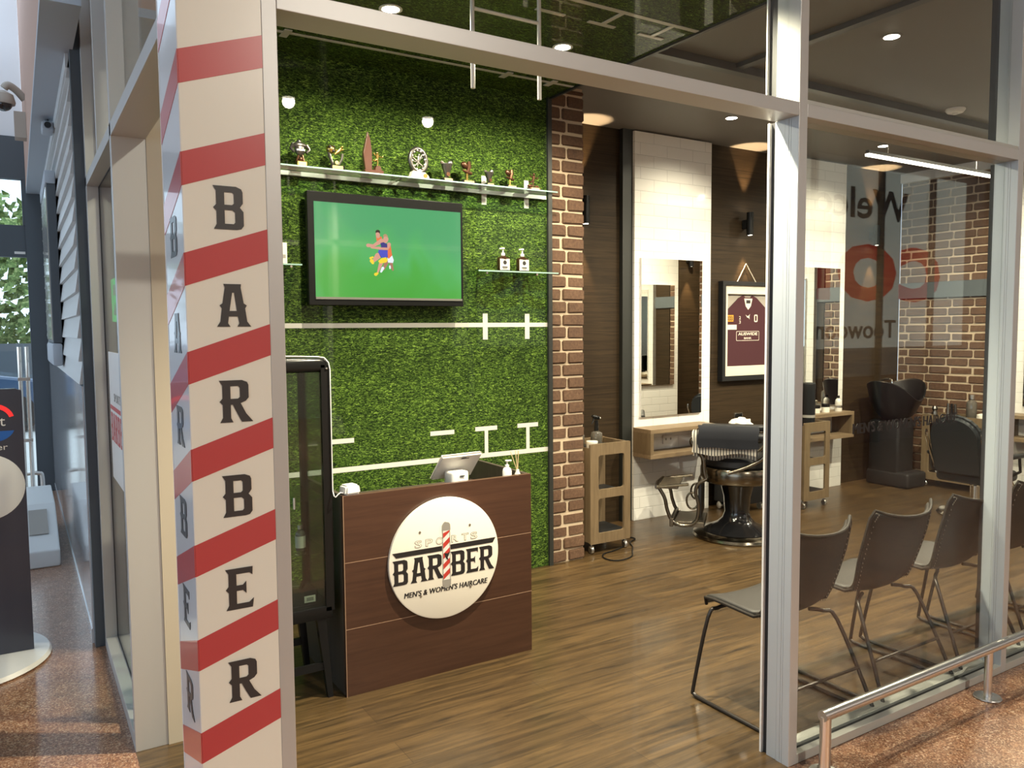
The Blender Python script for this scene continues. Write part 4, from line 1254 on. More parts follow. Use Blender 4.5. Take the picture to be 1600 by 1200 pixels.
downlight(5.75, 2.85, 3.3, 'downlight in the dark ceiling above the middle of the salon', E_ * 2.6)  # unseen lamp, added to brighten the far salon
sm_ = thing('smoke_detector', (6.156, 3.484, 3.3), 'round white smoke detector on the dark ceiling', 'smoke detector')
MB().lathe([(0, -0.001), (0.07, -0.001), (0.07, -0.012), (0.055, -0.03), (0, -0.034)], (6.156, 3.484, 3.3), 28).build('body', M['white'], sm_)
MB().lathe([(0, -0.034), (0.02, -0.034), (0.018, -0.042), (0, -0.043)], (6.156, 3.484, 3.3), 16).build('sensor', M['white'], sm_)
pd = thing('pendant_light', (6.66, 3.93, 3.0), 'long thin glowing linear pendant lamp hanging near the end wall', 'pendant light')
B(5.73, 7.59, 3.915, 3.945, 3.004, 3.03).build('housing', M['ceil_metal'], pd)
B(5.73, 7.59, 3.912, 3.948, 2.985, 3.003).build('diffuser', M['emit_strip'], pd)
for x in (6.0, 7.3):
    MB().tube([(x, 3.93, 3.03), (x, 3.93, 3.3)], 0.002, 6).build('suspension_wire', M['steel'], pd)

def sconce(x, y, z0, z1, label, face='-Y'):
    t = thing('wall_lamp', (x, y, (z0 + z1) / 2), label, 'wall lamp', 'up and down wall lamps')
    r = 0.032
    MB().lathe([(r * 0.85, z0 + 0.012), (r, z0), (r, z1), (r * 0.85, z1 - 0.012), (0, z1 - 0.02), (0, z0 + 0.02)], (x, y, 0), 24).build('cylinder_shade', M['black'], t)
    MB().lathe([(0, z0 + 0.008), (r * 0.8, z0 + 0.008), (r * 0.8, z0 + 0.004), (0, z0 + 0.004)], (x, y, 0), 20).build('lower_bulb', M['emit_warm'], t)
    MB().lathe([(0, z1 - 0.008), (r * 0.8, z1 - 0.008), (r * 0.8, z1 - 0.004), (0, z1 - 0.004)], (x, y, 0), 20).build('upper_bulb', M['emit_warm'], t)
    if face == '-Y':
        B(x - 0.02, x + 0.02, y + r - 0.004, WW - 0.001, (z0 + z1) / 2 - 0.04, (z0 + z1) / 2 + 0.04).build('bracket', M['black'], t)
        tgt = (x, WW, 0)
    else:
        B(x - 0.02, x + 0.02, 2.046, y - r + 0.004, (z0 + z1) / 2 - 0.04, (z0 + z1) / 2 + 0.04).build('bracket', M['black'], t)
    for zz, dz in ((z0 - 0.004, -1), (z1 + 0.004, 1)):
        l = light('wall_lamp_bulb', 'SPOT', (x, y, zz), 75, (1.0, 0.70, 0.38), 0.012, target=(x, y, zz + dz), spot=R(44), blend=0.5)
        l.parent = t
        l.location = (0, 0, zz - (z0 + z1) / 2)
    return t
sconce(3.92, 5.18, 2.487, 2.71, 'black up-and-down wall lamp beside the brick pier')
sconce(5.82, 5.18, 2.50, 2.712, 'black up-and-down wall lamp above the framed jersey')
sconce(7.752, 5.18, 2.50, 2.712, 'black up-and-down wall lamp on dark wood next to the brick end wall')
sconce(8.05, 2.13, 2.50, 2.712, 'black up-and-down wall lamp visible only in the nearer mirror', face='+Y')

# ------------------------------------------------------------------ mirrors, box shelves, frame
def mirror(x0, x1, z0, z1, label):
    t = thing('wall_mirror', ((x0 + x1) / 2, 5.17, z0), label, 'mirror')
    B(x0, x1, 5.172, 5.189, z0, z1).build('backing', M['white'], t)
    B(x0 + 0.002, x1 - 0.002, 5.168, 5.1718, z0 + 0.002, z1 - 0.002).build('mirror_glass', M['mirror'], t)
mirror(4.495, 5.205, 0.890, 2.242, 'tall frameless mirror on the nearer white tiled panel')
mirror(6.43, 7.142, 0.855, 2.238, 'tall frameless mirror on the farther white tiled panel')
t = thing('wall_mirror', (7.4, 2.11, 0.87), 'mirror on the front wall tiles, seen only within the nearer mirror', 'mirror')
B(7.03, 7.75, 2.101, 2.117, 0.87, 2.24).build('backing', M['white'], t)
B(7.032, 7.748, 2.1172, 2.121, 0.872, 2.238).build('mirror_glass', M['mirror'], t)
t = thing('wall_mirror', (8.21, 3.55, 0.87), 'tall frameless mirror on the tiled end wall', 'mirror')
B(8.212, 8.229, 3.20, 3.91, 0.87, 2.24).build('backing', M['white'], t)
B(8.208, 8.2118, 3.202, 3.908, 0.872, 2.238).build('mirror_glass', M['mirror'], t)
def box_shelf(x0, x1, y0, y1, z0, z1, label, axis='Y'):
    t = thing('box_shelf', ((x0 + x1) / 2, (y0 + y1) / 2, z0), label, 'shelf')
    th = 0.034
    if axis == 'Y':
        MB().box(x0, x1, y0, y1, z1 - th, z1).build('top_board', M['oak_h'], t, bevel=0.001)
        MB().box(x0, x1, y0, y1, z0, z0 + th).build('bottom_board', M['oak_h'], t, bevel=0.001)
        for a in (x0, x1 - th):
            MB().box(a, a + th, y0 + 0.0005, y1, z0 + th, z1 - th).build('side_board', M['oak'], t)
    else:
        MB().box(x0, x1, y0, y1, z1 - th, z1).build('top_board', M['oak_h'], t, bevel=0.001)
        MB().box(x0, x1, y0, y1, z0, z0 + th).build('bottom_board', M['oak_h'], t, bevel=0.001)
        for a in (y0, y1 - th):
            MB().box(x0 + 0.0005, x1, a, a + th, z0 + th, z1 - th).build('side_board', M['oak'], t)
    return t
box_shelf(4.425, 5.205, 4.965, 5.189, 0.562, 0.808, 'open oak box shelf under the nearer mirror')
box_shelf(6.33, 7.11, 4.955, 5.189, 0.545, 0.803, 'open oak box shelf under the farther mirror, jars on top')
box_shelf(8.0, 8.229, 3.12, 3.98, 0.55, 0.80, 'open oak box shelf on the tiled end wall', 'X')
t = thing('power_outlet', (4.82, 5.188, 0.68), 'white power point on the tiles inside the nearer box shelf', 'outlet')
B(4.76, 4.88, 5.180, 5.1895, 0.64, 0.715).build('plate', M['white'], t, bevel=0.002)
MB().box(4.785, 4.800, 5.1785, 5.181, 0.67, 0.69).box(4.84, 4.855, 5.1785, 5.181, 0.67, 0.69).build('socket', M['print_grey'], t)
t = thing('power_outlet', (5.77, 5.25, 0.80), 'power point with steel rim on the dark wood below the framed jersey', 'outlet')
MB().prism(rrect(5.72, 5.83, 0.765, 0.845, 0.008), 5.250, 5.2595, 'Y').build('rim', M['steel'], t)
MB().prism(rrect(5.728, 5.822, 0.773, 0.837, 0.006), 5.248, 5.2505, 'Y').build('plate', M['black'], t)

jf = thing('framed_jersey', (5.87, 5.2, 1.16), 'maroon football jersey in a black box frame hung by a cord on dark wood', 'framed jersey')
FX0, FX1, FZ0, FZ1, FY = 5.50, 6.24, 1.155, 2.075, 5.20
f = MB()
f.box(FX0, FX1, FY, WW - 0.001, FZ0, FZ0 + 0.045); f.box(FX0, FX1, FY, WW - 0.001, FZ1 - 0.035, FZ1)
f.box(FX0, FX0 + 0.04, FY, WW - 0.001, FZ0 + 0.045, FZ1 - 0.035); f.box(FX1 - 0.04, FX1, FY, WW - 0.001, FZ0 + 0.045, FZ1 - 0.035)
f.build('frame', M['black_matte'], jf, bevel=0.001)
f = MB()
ix0, ix1, iz0, iz1 = FX0 + 0.085, FX1 - 0.085, FZ0 + 0.135, FZ1 - 0.115
f.box(FX0 + 0.04, FX1 - 0.04, 5.222, 5.228, FZ0 + 0.045, iz0); f.box(FX0 + 0.04, FX1 - 0.04, 5.222, 5.228, iz1, FZ1 - 0.035)
f.box(FX0 + 0.04, ix0, 5.222, 5.228, iz0, iz1); f.box(ix1, FX1 - 0.04, 5.222, 5.228, iz0, iz1)
f.build('mount', M['mat_cream'], jf)
B(ix0 - 0.005, ix1 + 0.005, 5.250, 5.254, iz0 - 0.005, iz1 + 0.005).build('backing_board', M['mat_grey'], jf)
f = MB()
cx = (ix0 + ix1) / 2
H_ = iz1 - iz0
f.fill([[(ix0, iz0), (ix1, iz0), (ix1, iz1 - 0.16), (cx + 0.12, iz1 - 0.035), (cx + 0.06, iz1 - 0.01), (cx + 0.04, iz1 - 0.03), (cx - 0.04, iz1 - 0.03), (cx - 0.06, iz1 - 0.01), (cx - 0.12, iz1 - 0.035), (ix0, iz1 - 0.16)]], lambda u, v, w_: (u, 5.248 - w_, v), 0.012)
f.build('jersey', M['jersey'], jf)
f = MB(); f.fill([[(cx - 0.055, iz1 - 0.04), (cx + 0.055, iz1 - 0.04), (cx + 0.035, iz1 - 0.11), (cx, iz1 - 0.145), (cx - 0.035, iz1 - 0.11)]], lambda u, v, w_: (u, 5.2355 - w_, v), 0.002)
f.box(ix0, ix0 + 0.13, 5.232, 5.236, iz1 - 0.33, iz1 - 0.285)
f.text('AUSWIDE', cx - 0.13, iz1 - 0.385, 0.26, 0.028, lambda u, v, w_: (u, 5.2355 - w_, v), 0.001, 0.02)
f.text('BANK', cx - 0.05, iz1 - 0.42, 0.10, 0.018, lambda u, v, w_: (u, 5.2355 - w_, v), 0.001, 0.02)
f.fill([rrect(cx - 0.155, cx + 0.155, iz1 - 0.435, iz1 - 0.345, 0.01), rrect(cx - 0.151, cx + 0.151, iz1 - 0.431, iz1 - 0.349, 0.008)], lambda u, v, w_: (u, 5.2355 - w_, v), 0.001)
f.fill([[(cx - 0.035, iz1 - 0.19), (cx - 0.01, iz1 - 0.205), (cx + 0.01, iz1 - 0.20), (cx + 0.025, iz1 - 0.185), (cx + 0.018, iz1 - 0.205), (cx + 0.02, iz1 - 0.235), (cx + 0.008, iz1 - 0.22), (cx - 0.01, iz1 - 0.218)]], lambda u, v, w_: (u, 5.2355 - w_, v), 0.001)
f.text('2', cx - 0.12, iz1 - 0.235, 0.022, 0.03, lambda u, v, w_: (u, 5.2355 - w_, v), 0.001)
f.text('3', cx - 0.12, iz1 - 0.275, 0.022, 0.03, lambda u, v, w_: (u, 5.2355 - w_, v), 0.001)
f.fill([rrect(cx + 0.085, cx + 0.13, iz1 - 0.26, iz1 - 0.19, 0.012), rrect(cx + 0.095, cx + 0.12, iz1 - 0.25, iz1 - 0.20, 0.008)], lambda u, v, w_: (u, 5.2355 - w_, v), 0.001)
f.build('jersey_print', M['jersey_lt'], jf)
B(ix0, ix0 + 0.085, 5.230, 5.236, iz1 - 0.255, iz1 - 0.195).build('badge', M['yellow'], jf)
MB().text('XXX', ix0 + 0.004, iz1 - 0.248, 0.075, 0.045, lambda u, v, w_: (u, 5.2295 - w_, v), 0.001, 0.02).box(cx - 0.028, cx + 0.028, 5.2325, 5.2338, iz1 - 0.085, iz1 - 0.055).build('badge_lettering', M['print_black'], jf)
MB().tube([(5.72, 5.235, 2.075), (5.845, 5.245, 2.245), (5.97, 5.235, 2.075)], 0.004, 8).build('hanging_cord', M['jersey_lt'], jf)

# ------------------------------------------------------------------ trolleys
def cut_panel(mb, u0, u1, z0, z1, holes, fn, th):
    mb.fill([rrect(u0, u1, z0, z1, 0.008)] + [rrect(*h, 0.018) for h in holes], fn, th)
def trolley(loc, w_, d, z0, z1, label, facing='Y', group='oak tool trolleys'):
    """front panel with two rounded openings; loc = front-left corner on the floor"""
    t = thing('tool_trolley', loc, label, 'trolley', group)
    x, y, _ = loc
    if facing == 'Y':
        P = lambda u, v, q: (x + u, y + q, v)
        BX = lambda u0, u1, q0, q1, a, b: (x + u0, x + u1, y + q0, y + q1, a, b)
    else:  # front faces -X, u runs towards -Y
        P = lambda u, v, q: (x + q, y - u, v)
        BX = lambda u0, u1, q0, q1, a, b: (x + q0, x + q1, y - u1, y - u0, a, b)
    mid = z0 + (z1 - z0) * 0.50
    for q in (0.0, d - 0.018):
        mb = MB()
        cut_panel(mb, 0, w_, z0, z1, [(0.075, w_ - 0.06, z0 + 0.075, mid - 0.035), (0.075, w_ - 0.06, mid + 0.03, z1 - 0.085)], lambda u, v, ww, q=q: P(u, v, q + ww), 0.018)
        mb.build('side_panel', M['oak'], t)
    MB().box(*BX(0.004, 0.02, 0.019, d - 0.019, z0 + 0.01, z1 - 0.03)).build('end_panel', M['oak'], t)
    for zz in (z0 + 0.055, mid - 0.02, z1 - 0.06):
        MB().box(*BX(0.021, w_ - 0.012, 0.019, d - 0.019, zz, zz + 0.015)).build('shelf', M['black_matte'], t)
    MB().box(*BX(w_ - 0.02, w_ - 0.004, 0.019, d - 0.019, z1 - 0.065, z1 - 0.004)).build('end_rail', M['oak'], t)
    for u in (0.03, w_ - 0.03):
        for q in (0.03, d - 0.03):
            px_, py_, _z = P(u, 0, q)
            c = MB().lathe([(0, z0 - 0.006), (0.010, z0 - 0.006), (0.010, z0), (0, z0)], (px_, py_, 0), 12).tube([(px_, py_, z0 - 0.006), (px_, py_, z0 - 0.02)], 0.006, 8)
            c.lathe([(0, -0.012), (0.022, -0.012), (0.027, -0.007), (0.027, 0.007), (0.022, 0.012), (0, 0.012)], (px_, py_, max(0.027, (z0 - 0.02) / 2)), 20, 'X')
            c.rbox(px_ - 0.017, px_ + 0.017, py_ - 0.012, py_ + 0.012, z0 - 0.034, z0 - 0.014, 0.004, 1)
            c.build('caster', M['steel'], t)
    return t
trolley((3.49, 4.56, 0), 0.375, 0.32, 0.075, 0.812, 'oak trolley between the brick pier and tiled panel, spray bottle on top')
trolley((5.98, 4.66, 0), 0.355, 0.27, 0.075, 0.785, 'oak trolley in front of the farther tiled panel with a black canister')
trolley((7.93, 4.74, 0), 0.66, 0.30, 0.075, 0.745, 'wide oak trolley against the brick end wall, half hidden behind the salon chair', 'X')

ZT = 0.768
sbt = thing('spray_bottle', (3.652, 4.70, ZT), 'black trigger spray bottle on the trolley by the brick pier', 'spray bottle')
MB().lathe([(0, 0), (0.040, 0), (0.044, 0.008), (0.044, 0.07), (0.047, 0.085), (0.040, 0.108), (0.016, 0.12), (0, 0.12)], (3.652, 4.70, ZT), 24).build('bottle', M['clear_pl'], sbt)
MB().lathe([(0, 0.12), (0.017, 0.12), (0.017, 0.14), (0.014, 0.20), (0, 0.20)], (3.652, 4.70, ZT), 16).tube([(3.677, 4.70, ZT + 0.215), (3.637, 4.695, ZT + 0.222), (3.607, 4.69, ZT + 0.235)], [0.013, 0.017, 0.010], 10).tube([(3.624, 4.692, ZT + 0.22), (3.612, 4.69, ZT + 0.19), (3.597, 4.688, ZT + 0.175)], [0.007, 0.006, 0.004], 8).build('trigger_head', M['black'], sbt)
MB().ell((3.684, 4.70, ZT + 0.214), 0.008).build('nozzle', M['white'], sbt)
jar = thing('cream_jar', (3.558, 4.630, ZT), 'squat cream tub on the front edge of the trolley by the pier', 'jar')
MB().lathe([(0, 0), (0.040, 0), (0.042, 0.004), (0.042, 0.045), (0, 0.045)], (3.558, 4.630, ZT), 24).build('tub', M['label'], jar)
MB().lathe([(0, 0.0455), (0.043, 0.0455), (0.043, 0.058), (0, 0.060)], (3.558, 4.630, ZT), 24).build('lid', M['cream'], jar)
clp = thing('hair_clippers', (3.74, 4.61, ZT), 'silver and black clippers lying on the trolley by the pier', 'clippers')
MB().rbox(3.655, 3.76, 4.592, 4.627, ZT, ZT + 0.03, 0.010, 2).build('body', M['pewter'], clp)
MB().rbox(3.76, 3.785, 4.595, 4.624, ZT + 0.004, ZT + 0.03, 0.004, 1).build('blade', M['chrome'], clp)
jar_bottle('product_bottle', (3.550, 4.76, ZT), 0.03, 0.13, M['clear_pl'], M['steel'], 'clear bottle behind the tub on the trolley by the pier', 'bottle', lab=False)
cn = thing('canister', (6.20, 4.80, 0.741), 'tall black canister on the trolley in front of the farther mirror', 'canister')
MB().lathe([(0, 0), (0.060, 0), (0.062, 0.006), (0.062, 0.33), (0.064, 0.34), (0.064, 0.385), (0.055, 0.395), (0, 0.396)], (6.20, 4.80, 0.741), 32).build('canister_body', M['black_matte'], cn)
MB().lathe([(0.0625, 0.075), (0.0632, 0.075), (0.0632, 0.10), (0.0625, 0.10)], (6.20, 4.80, 0.741), 32).build('band', M['print_grey'], cn)
zs = 0.8035
for x, y, r, h, b_, c_, l_ in ((6.66, 5.07, 0.042, 0.075, M['label'], M['black'], 'flat pale jar with black lid at the left on the farther box shelf'),
                             (6.80, 5.06, 0.038, 0.085, M['cream'], M['black'], 'cream tub in the middle of the farther box shelf'),
                             (6.86, 5.10, 0.022, 0.07, M['amber'], M['steel'], 'tiny amber bottle on the farther box shelf'),
                             (6.985, 5.05, 0.036, 0.06, M['label'], M['steel'], 'low silver-lidded tin at the right on the farther box shelf')):
    t = thing('product_jar', (x, y, zs), l_, 'jar', 'jars on the farther box shelf')
    MB().lathe([(0, 0), (r, 0), (r, h * 0.62), (0, h * 0.62)], (x, y, zs), 20).build('body', b_, t)
    MB().lathe([(0, h * 0.625), (r * 1.03, h * 0.625), (r * 1.03, h), (0, h)], (x, y, zs), 20).build('lid', c_, t)
jar_bottle('product_bottle', (7.05, 5.10, zs), 0.028, 0.15, M['white'], M['black'], 'white and black upright bottle at the right end of the farther box shelf', 'bottle')
zt3 = 0.7005
jar_bottle('product_bottle', (8.08, 4.32, zt3), 0.05, 0.26, M['clear_pl'], M['steel'], 'tall clear bottle with metal top on the wide trolley by the end wall', 'bottle', lab=False)
t = thing('cream_jar', (8.03, 4.175, zt3), 'round cream bowl with black knob on the wide trolley', 'jar')
MB().lathe([(0, 0), (0.055, 0), (0.065, 0.03), (0.060, 0.075), (0.03, 0.085), (0, 0.086)], (8.03, 4.175, zt3), 24).build('bowl', M['cream'], t)
MB().lathe([(0, 0.0865), (0.012, 0.0865), (0.014, 0.115), (0, 0.118)], (8.03, 4.175, zt3), 14).build('knob', M['black'], t)
t = thing('clipper_set', (8.05, 4.55, zt3), 'cluster of clippers and brushes standing on the wide trolley', 'clippers')
MB().rbox(8.0, 8.10, 4.44, 4.56, zt3, zt3 + 0.05, 0.01, 2).build('stand', M['black'], t)
for q, yy in enumerate((4.46, 4.50, 4.54)):
    MB().tube([(8.05, yy, zt3 + 0.05), (8.04 + 0.01 * q, yy + 0.004, zt3 + 0.16)], [0.016, 0.012], 10).build('clipper', M['pewter'] if q != 1 else M['black'], t)
t = thing('foam_tin', (8.02, 4.66, zt3), 'steel tin with brush head on the near corner of the wide trolley', 'tin')
MB().lathe([(0, 0), (0.028, 0), (0.028, 0.07), (0, 0.07)], (8.02, 4.66, zt3), 18).build('tin', M['steel'], t)
MB().lathe([(0, 0.0705), (0.016, 0.0705), (0.030, 0.10), (0.02, 0.125), (0, 0.13)], (8.02, 4.66, zt3), 18).build('brush', M['pewter'], t)
zl = 0.1455
for y_, h, r, l_ in ((4.60, 0.17, 0.035, 'tall white squeeze bottle on the bottom shelf of the wide trolley, leftmost'), (4.47, 0.13, 0.038, 'white tub bottle in the middle of the bottom trolley shelf'), (4.36, 0.12, 0.03, 'short white bottle with dark cap at the right of the bottom trolley shelf')):
    jar_bottle('product_bottle', (8.02, y_, zl), r, h, M['white'], M['white'] if h > 0.15 else M['black'], l_, 'bottle', 'bottles on the bottom shelf of the wide trolley', lab=False, neck=0.6)

# towel on the trolley with canister
# cable on the floor
pts = [(3.86, 4.70, 0.10), (3.87, 4.66, 0.03), (3.84, 4.60, 0.008), (3.70, 4.55, 0.006), (3.58, 4.52, 0.006), (3.52, 4.44, 0.006), (3.535, 4.35, 0.006), (3.62, 4.33, 0.006), (3.72, 4.37, 0.006), (3.80, 4.46, 0.006), (3.88, 4.55, 0.006), (3.95, 4.66, 0.006), (4.05, 4.72, 0.006), (4.02, 4.80, 0.006), (3.90, 4.83, 0.006)]
def smooth(pts, n=5):
    out = []
    P_ = [Vector(p) for p in pts]
    for i in range(len(P_) - 1):
        p0, p1, p2, p3 = P_[max(i - 1, 0)], P_[i], P_[i + 1], P_[min(i + 2, len(P_) - 1)]
        for k in range(n):
            t_ = k / n
            out.append(0.5 * ((2 * p1) + (-p0 + p2) * t_ + (2 * p0 - 5 * p1 + 4 * p2 - p3) * t_ ** 2 + (-p0 + 3 * p1 - 3 * p2 + p3) * t_ ** 3))
    out.append(P_[-1])
    return out
tag(MB().tube(smooth(pts), 0.005, 8).build('looped_cable', M['black']), 'black power cord looped on the wood floor in front of the pier trolley', 'cable')

# ------------------------------------------------------------------ barber chair with the towel
def classic_chair():
    """local axes: +x forward (footrest), y left, z up"""
    t = thing('barber_chair', (0, 0, 0), 'classic black barber chair with ornate metal footrest, navy towel and striped cape over its arm', 'barber chair')
    MB().lathe([(0, 0.0), (0.335, 0.0), (0.342, 0.012), (0.335, 0.03), (0.30, 0.045), (0.26, 0.05), (0, 0.05)], (0, 0, 0), 56).build('base_ring', M['brass_chrome'], t)
    MB().lathe([(0, 0.051), (0.265, 0.051), (0.22, 0.075), (0.15, 0.11), (0.11, 0.15), (0.095, 0.20), (0.105, 0.32), (0.125, 0.40), (0.13, 0.43), (0, 0.43)], (0, 0, 0), 48).build('pedestal', M['black_gloss'], t)
    MB().lathe([(0, 0.431), (0.22, 0.431), (0.275, 0.45), (0.285, 0.47), (0.285, 0.55), (0.275, 0.565), (0, 0.565)], (0, 0, 0), 56).build('seat_ring', M['brass_chrome'], t)
    MB().lathe([(0, 0.566), (0.25, 0.566), (0.268, 0.585), (0.268, 0.625), (0.24, 0.65), (0, 0.662)], (0, 0, 0), 48).build('seat_cushion', M['black_vinyl'], t)
    # backrest, leaning back
    mt = Matrix.Translation((-0.30, 0, 0.88)) @ Matrix.Rotation(R(-14), 4, 'Y')
    bm = bmesh.new(); bmesh.ops.create_cube(bm, size=1)
    for v in bm.verts: v.co = Vector((v.co.x * 0.10, v.co.y * 0.46, v.co.z * 0.50))
    bmesh.ops.bevel(bm, geom=bm.edges[:], offset=0.045, segments=4, affect='EDGES')
    MB().bm(bm, True, mt).build('backrest', M['black_vinyl'], t)
    MB().tube([(-0.20, 0, 0.60), (-0.30, 0, 0.66), (-0.37, 0, 0.80)], 0.022, 10).build('back_support', M['brass_chrome'], t)
    mt2 = Matrix.Translation((-0.385, 0, 1.22)) @ Matrix.Rotation(R(-10), 4, 'Y')
    bm = bmesh.new(); bmesh.ops.create_cube(bm, size=1)
    for v in bm.verts: v.co = Vector((v.co.x * 0.08, v.co.y * 0.26, v.co.z * 0.13))
    bmesh.ops.bevel(bm, geom=bm.edges[:], offset=0.035, segments=3, affect='EDGES')
    MB().bm(bm, True, mt2).build('headrest', M['black_vinyl'], t)
    MB().tube([(-0.36, 0, 1.10), (-0.385, 0, 1.18)], 0.012, 8).build('headrest_post', M['brass_chrome'], t)
    for s in (1, -1):
        y = 0.285 * s
        MB().tube(smooth([(0.30, y, 0.815), (0.33, y, 0.78), (0.30, y, 0.73), (0.245, y, 0.66), (0.235, y, 0.56), (0.22, y, 0.50)]), [0.02] * 26, 10).tube(smooth([(-0.24, y, 0.80), (-0.20, y, 0.68), (-0.08, y, 0.60), (0.06, y, 0.545)]), 0.014, 10).build('arm_support', M['brass_chrome'], t)
        MB().rbox(-0.25, 0.30, y - 0.045, y + 0.045, 0.805, 0.855, 0.02, 3).build('armrest', M['black_vinyl'], t)
    # legs rest: two side frames, upper pad and lower plate
    for s in (1, -1):
        y = 0.19 * s
        MB().tube(smooth([(0.22, y, 0.48), (0.29, y, 0.43), (0.305, y, 0.36), (0.285, y, 0.28), (0.29, y, 0.17), (0.33, y, 0.115), (0.42, y, 0.10), (0.49, y, 0.14), (0.525, y, 0.22), (0.545, y, 0.31), (0.59, y, 0.39)]), 0.0145, 10).build('footrest_arm', M['brass_chrome'], t)
        MB().tube([(0.33 + 0.045 * math.cos(a), y, 0.30 + 0.065 * math.sin(a)) for a in [2 * PI * i / 20 for i in range(20)]], 0.008, 8, closed=True).build('scroll', M['brass_chrome'], t)
    MB().box(0.24, 0.47, -0.185, 0.185, 0.088, 0.130).build('foot_plate', M['grate'], t, bevel=0.004)
    MB().box(0.475, 0.505, -0.205, 0.205, 0.085, 0.155).build('foot_plate_rim', M['brass_chrome'], t, bevel=0.006)
    m1 = MB().rbox(0.44, 0.595, -0.20, 0.20, 0.385, 0.41, 0.008, 2)
    m1.build('upper_step', M['grate'], t)
    MB().tube([(0.605, -0.2, 0.395), (0.622, 0, 0.395), (0.605, 0.2, 0.395)], 0.018, 10).tube([(0.605, -0.2, 0.395), (0.36, -0.205, 0.43)], 0.012, 8).tube([(0.605, 0.2, 0.395), (0.36, 0.205, 0.43)], 0.012, 8).build('step_rim', M['brass_chrome'], t)
    MB().rbox(0.262, 0.29, -0.17, 0.17, 0.16, 0.43, 0.01, 2).build('calf_panel', M['black_vinyl'], t)
    MB().tube([(0.06, -0.12, 0.33), (0.03, -0.24, 0.335), (-0.10, -0.36, 0.27)], 0.006, 8).ell((0.07, -0.118, 0.33), 0.013).build('pump_lever', M['chrome'], t)
    return t
bc = classic_chair()
bc.location = (4.80, 4.37, 0)
bc.rotation_euler = (0, 0, math.atan2(0.76, -0.65))
# cloths lying over the near armrest: local to the chair's frame, top-level things of their own
def cloth(name, m, y0, y1, x0, x1, ztop, drop_out, drop_in, th, label, cat, wav=0.012, seedv=1, loc=None, rot=0, taper=0.0, rad=0.055):
    random.seed(seedv)
    t = tag(bpy.data.objects.new(name, None), label, cat)
    mb = MB()
    n, k = 26, 22
    top, bot = [], []
    prof = []
    r = rad
    yc = (y0 + y1) / 2
    L = [drop_out, PI * r, drop_in]
    tot = sum(L)
    for i in range(n + 1):
        s = tot * i / n
        if s < L[0]:
            prof.append((yc - r - 0.004, ztop - r - (L[0] - s), -1, 0))
        elif s < L[0] + L[1]:
            a = PI - (s - L[0]) / r
            prof.append((yc + r * math.cos(a), ztop - r + r * math.sin(a), math.cos(a), math.sin(a)))
        else:
            prof.append((yc + r + 0.004, ztop - r - (s - L[0] - L[1]), 1, 0))
    vs = []
    for side in (0, 1):
        for j in range(k + 1):
            u = x0 + (x1 - x0) * j / k
            for i, (py, pz, ny, nz) in enumerate(prof):
                hang = max(0, (ztop - r) - pz)
                wv = wav * math.sin(u * 34 + seedv) * min(1, hang * 9) + wav * 0.5 * math.sin(u * 71 + i * 0.5)
                o = th * side
                uu = u + (0.005 * math.sin(i * 0.7 + seedv) if j in (0, k) else 0)
                edge = 1 - 0.10 * taper * math.sin(u * 17 + seedv)
                zz = ztop - r - hang * edge if hang > 0 else pz
                vs.append((uu, py + ny * (o + abs(wv)), zz + nz * (o + abs(wv) * 0.4)))
    W = n + 1
    S = (k + 1) * W
    fs = []
    for j in range(k):
        for i in range(n):
            a = j * W + i
            fs.append((a, a + 1, a + W + 1, a + W))
            fs.append((S + a, S + a + W, S + a + W + 1, S + a + 1))
    for j in range(k):
        for i in (0, n):
            a = j * W + i
            fs.append((a, a + W, S + a + W, S + a))
    for i in range(n):
        for j in (0, k):
            a = j * W + i
            fs.append((a, a + 1, S + a + 1, S + a))
    mb.add(vs, fs, True)
    bpy.data.objects.remove(t)
    o = mb.build(name, m)
    tag(o, label, cat)
    o.location = loc or (0, 0, 0)
    o.rotation_euler = (0, 0, rot)
    return o
ang = bc.rotation_euler[2]
cloth('striped_cape', M['cape'], 0.23, 0.34, -0.15, 0.32, 0.868, 0.17, 0.12, 0.004, 'pale striped barber cape under the navy towel on the barber chair arm', 'cape', 0.004, 2, bc.location, ang, 1.0, 0.052)
cloth('navy_towel', M['fabric_navy'], 0.23, 0.34, -0.16, 0.28, 0.895, 0.10, 0.08, 0.014, 'rolled navy towel lying over the barber chair arm', 'towel', 0.003, 5, bc.location, ang, 0.6, 0.068)

tc = thing('towel_cart', (5.50, 5.0, 0), 'low black cart with a white towel, just left of the wide mullion', 'cart')
MB().rbox(5.36, 5.72, 4.86, 5.16, 0.07, 0.70, 0.012, 2).build('cart_body', M['black_matte'], tc)
MB().rbox(5.345, 5.735, 4.845, 5.175, 0.701, 0.725, 0.008, 2).build('cart_top', M['brass_chrome'], tc)
for z_ in (0.25, 0.45, 0.62):
    MB().box(5.44, 5.64, 4.852, 4.861, z_, z_ + 0.012).build('drawer_handle', M['brass_chrome'], tc)
for x_ in (5.40, 5.68):
    for y_ in (4.90, 5.12):
        MB().lathe([(0, -0.012), (0.03, -0.012), (0.032, 0), (0.03, 0.012), (0, 0.012)], (x_, y_, 0.033), 18, 'X').box(x_ - 0.014, x_ + 0.014, y_ - 0.012, y_ + 0.012, 0.055, 0.0705).build('caster', M['steel'], tc)
tw = MB()
random.seed(12)
bm = bmesh.new()
bmesh.ops.create_icosphere(bm, subdivisions=4, radius=1)
from mathutils import noise as _nz
for v in bm.verts:
    n_ = _nz.noise(v.co * 2.1) * 0.30 + _nz.noise(v.co * 5.0) * 0.10
    v.co = v.co * (1 + n_)
    v.co = Vector((v.co.x * 0.11, v.co.y * 0.09, max(v.co.z * 0.075, -0.045)))
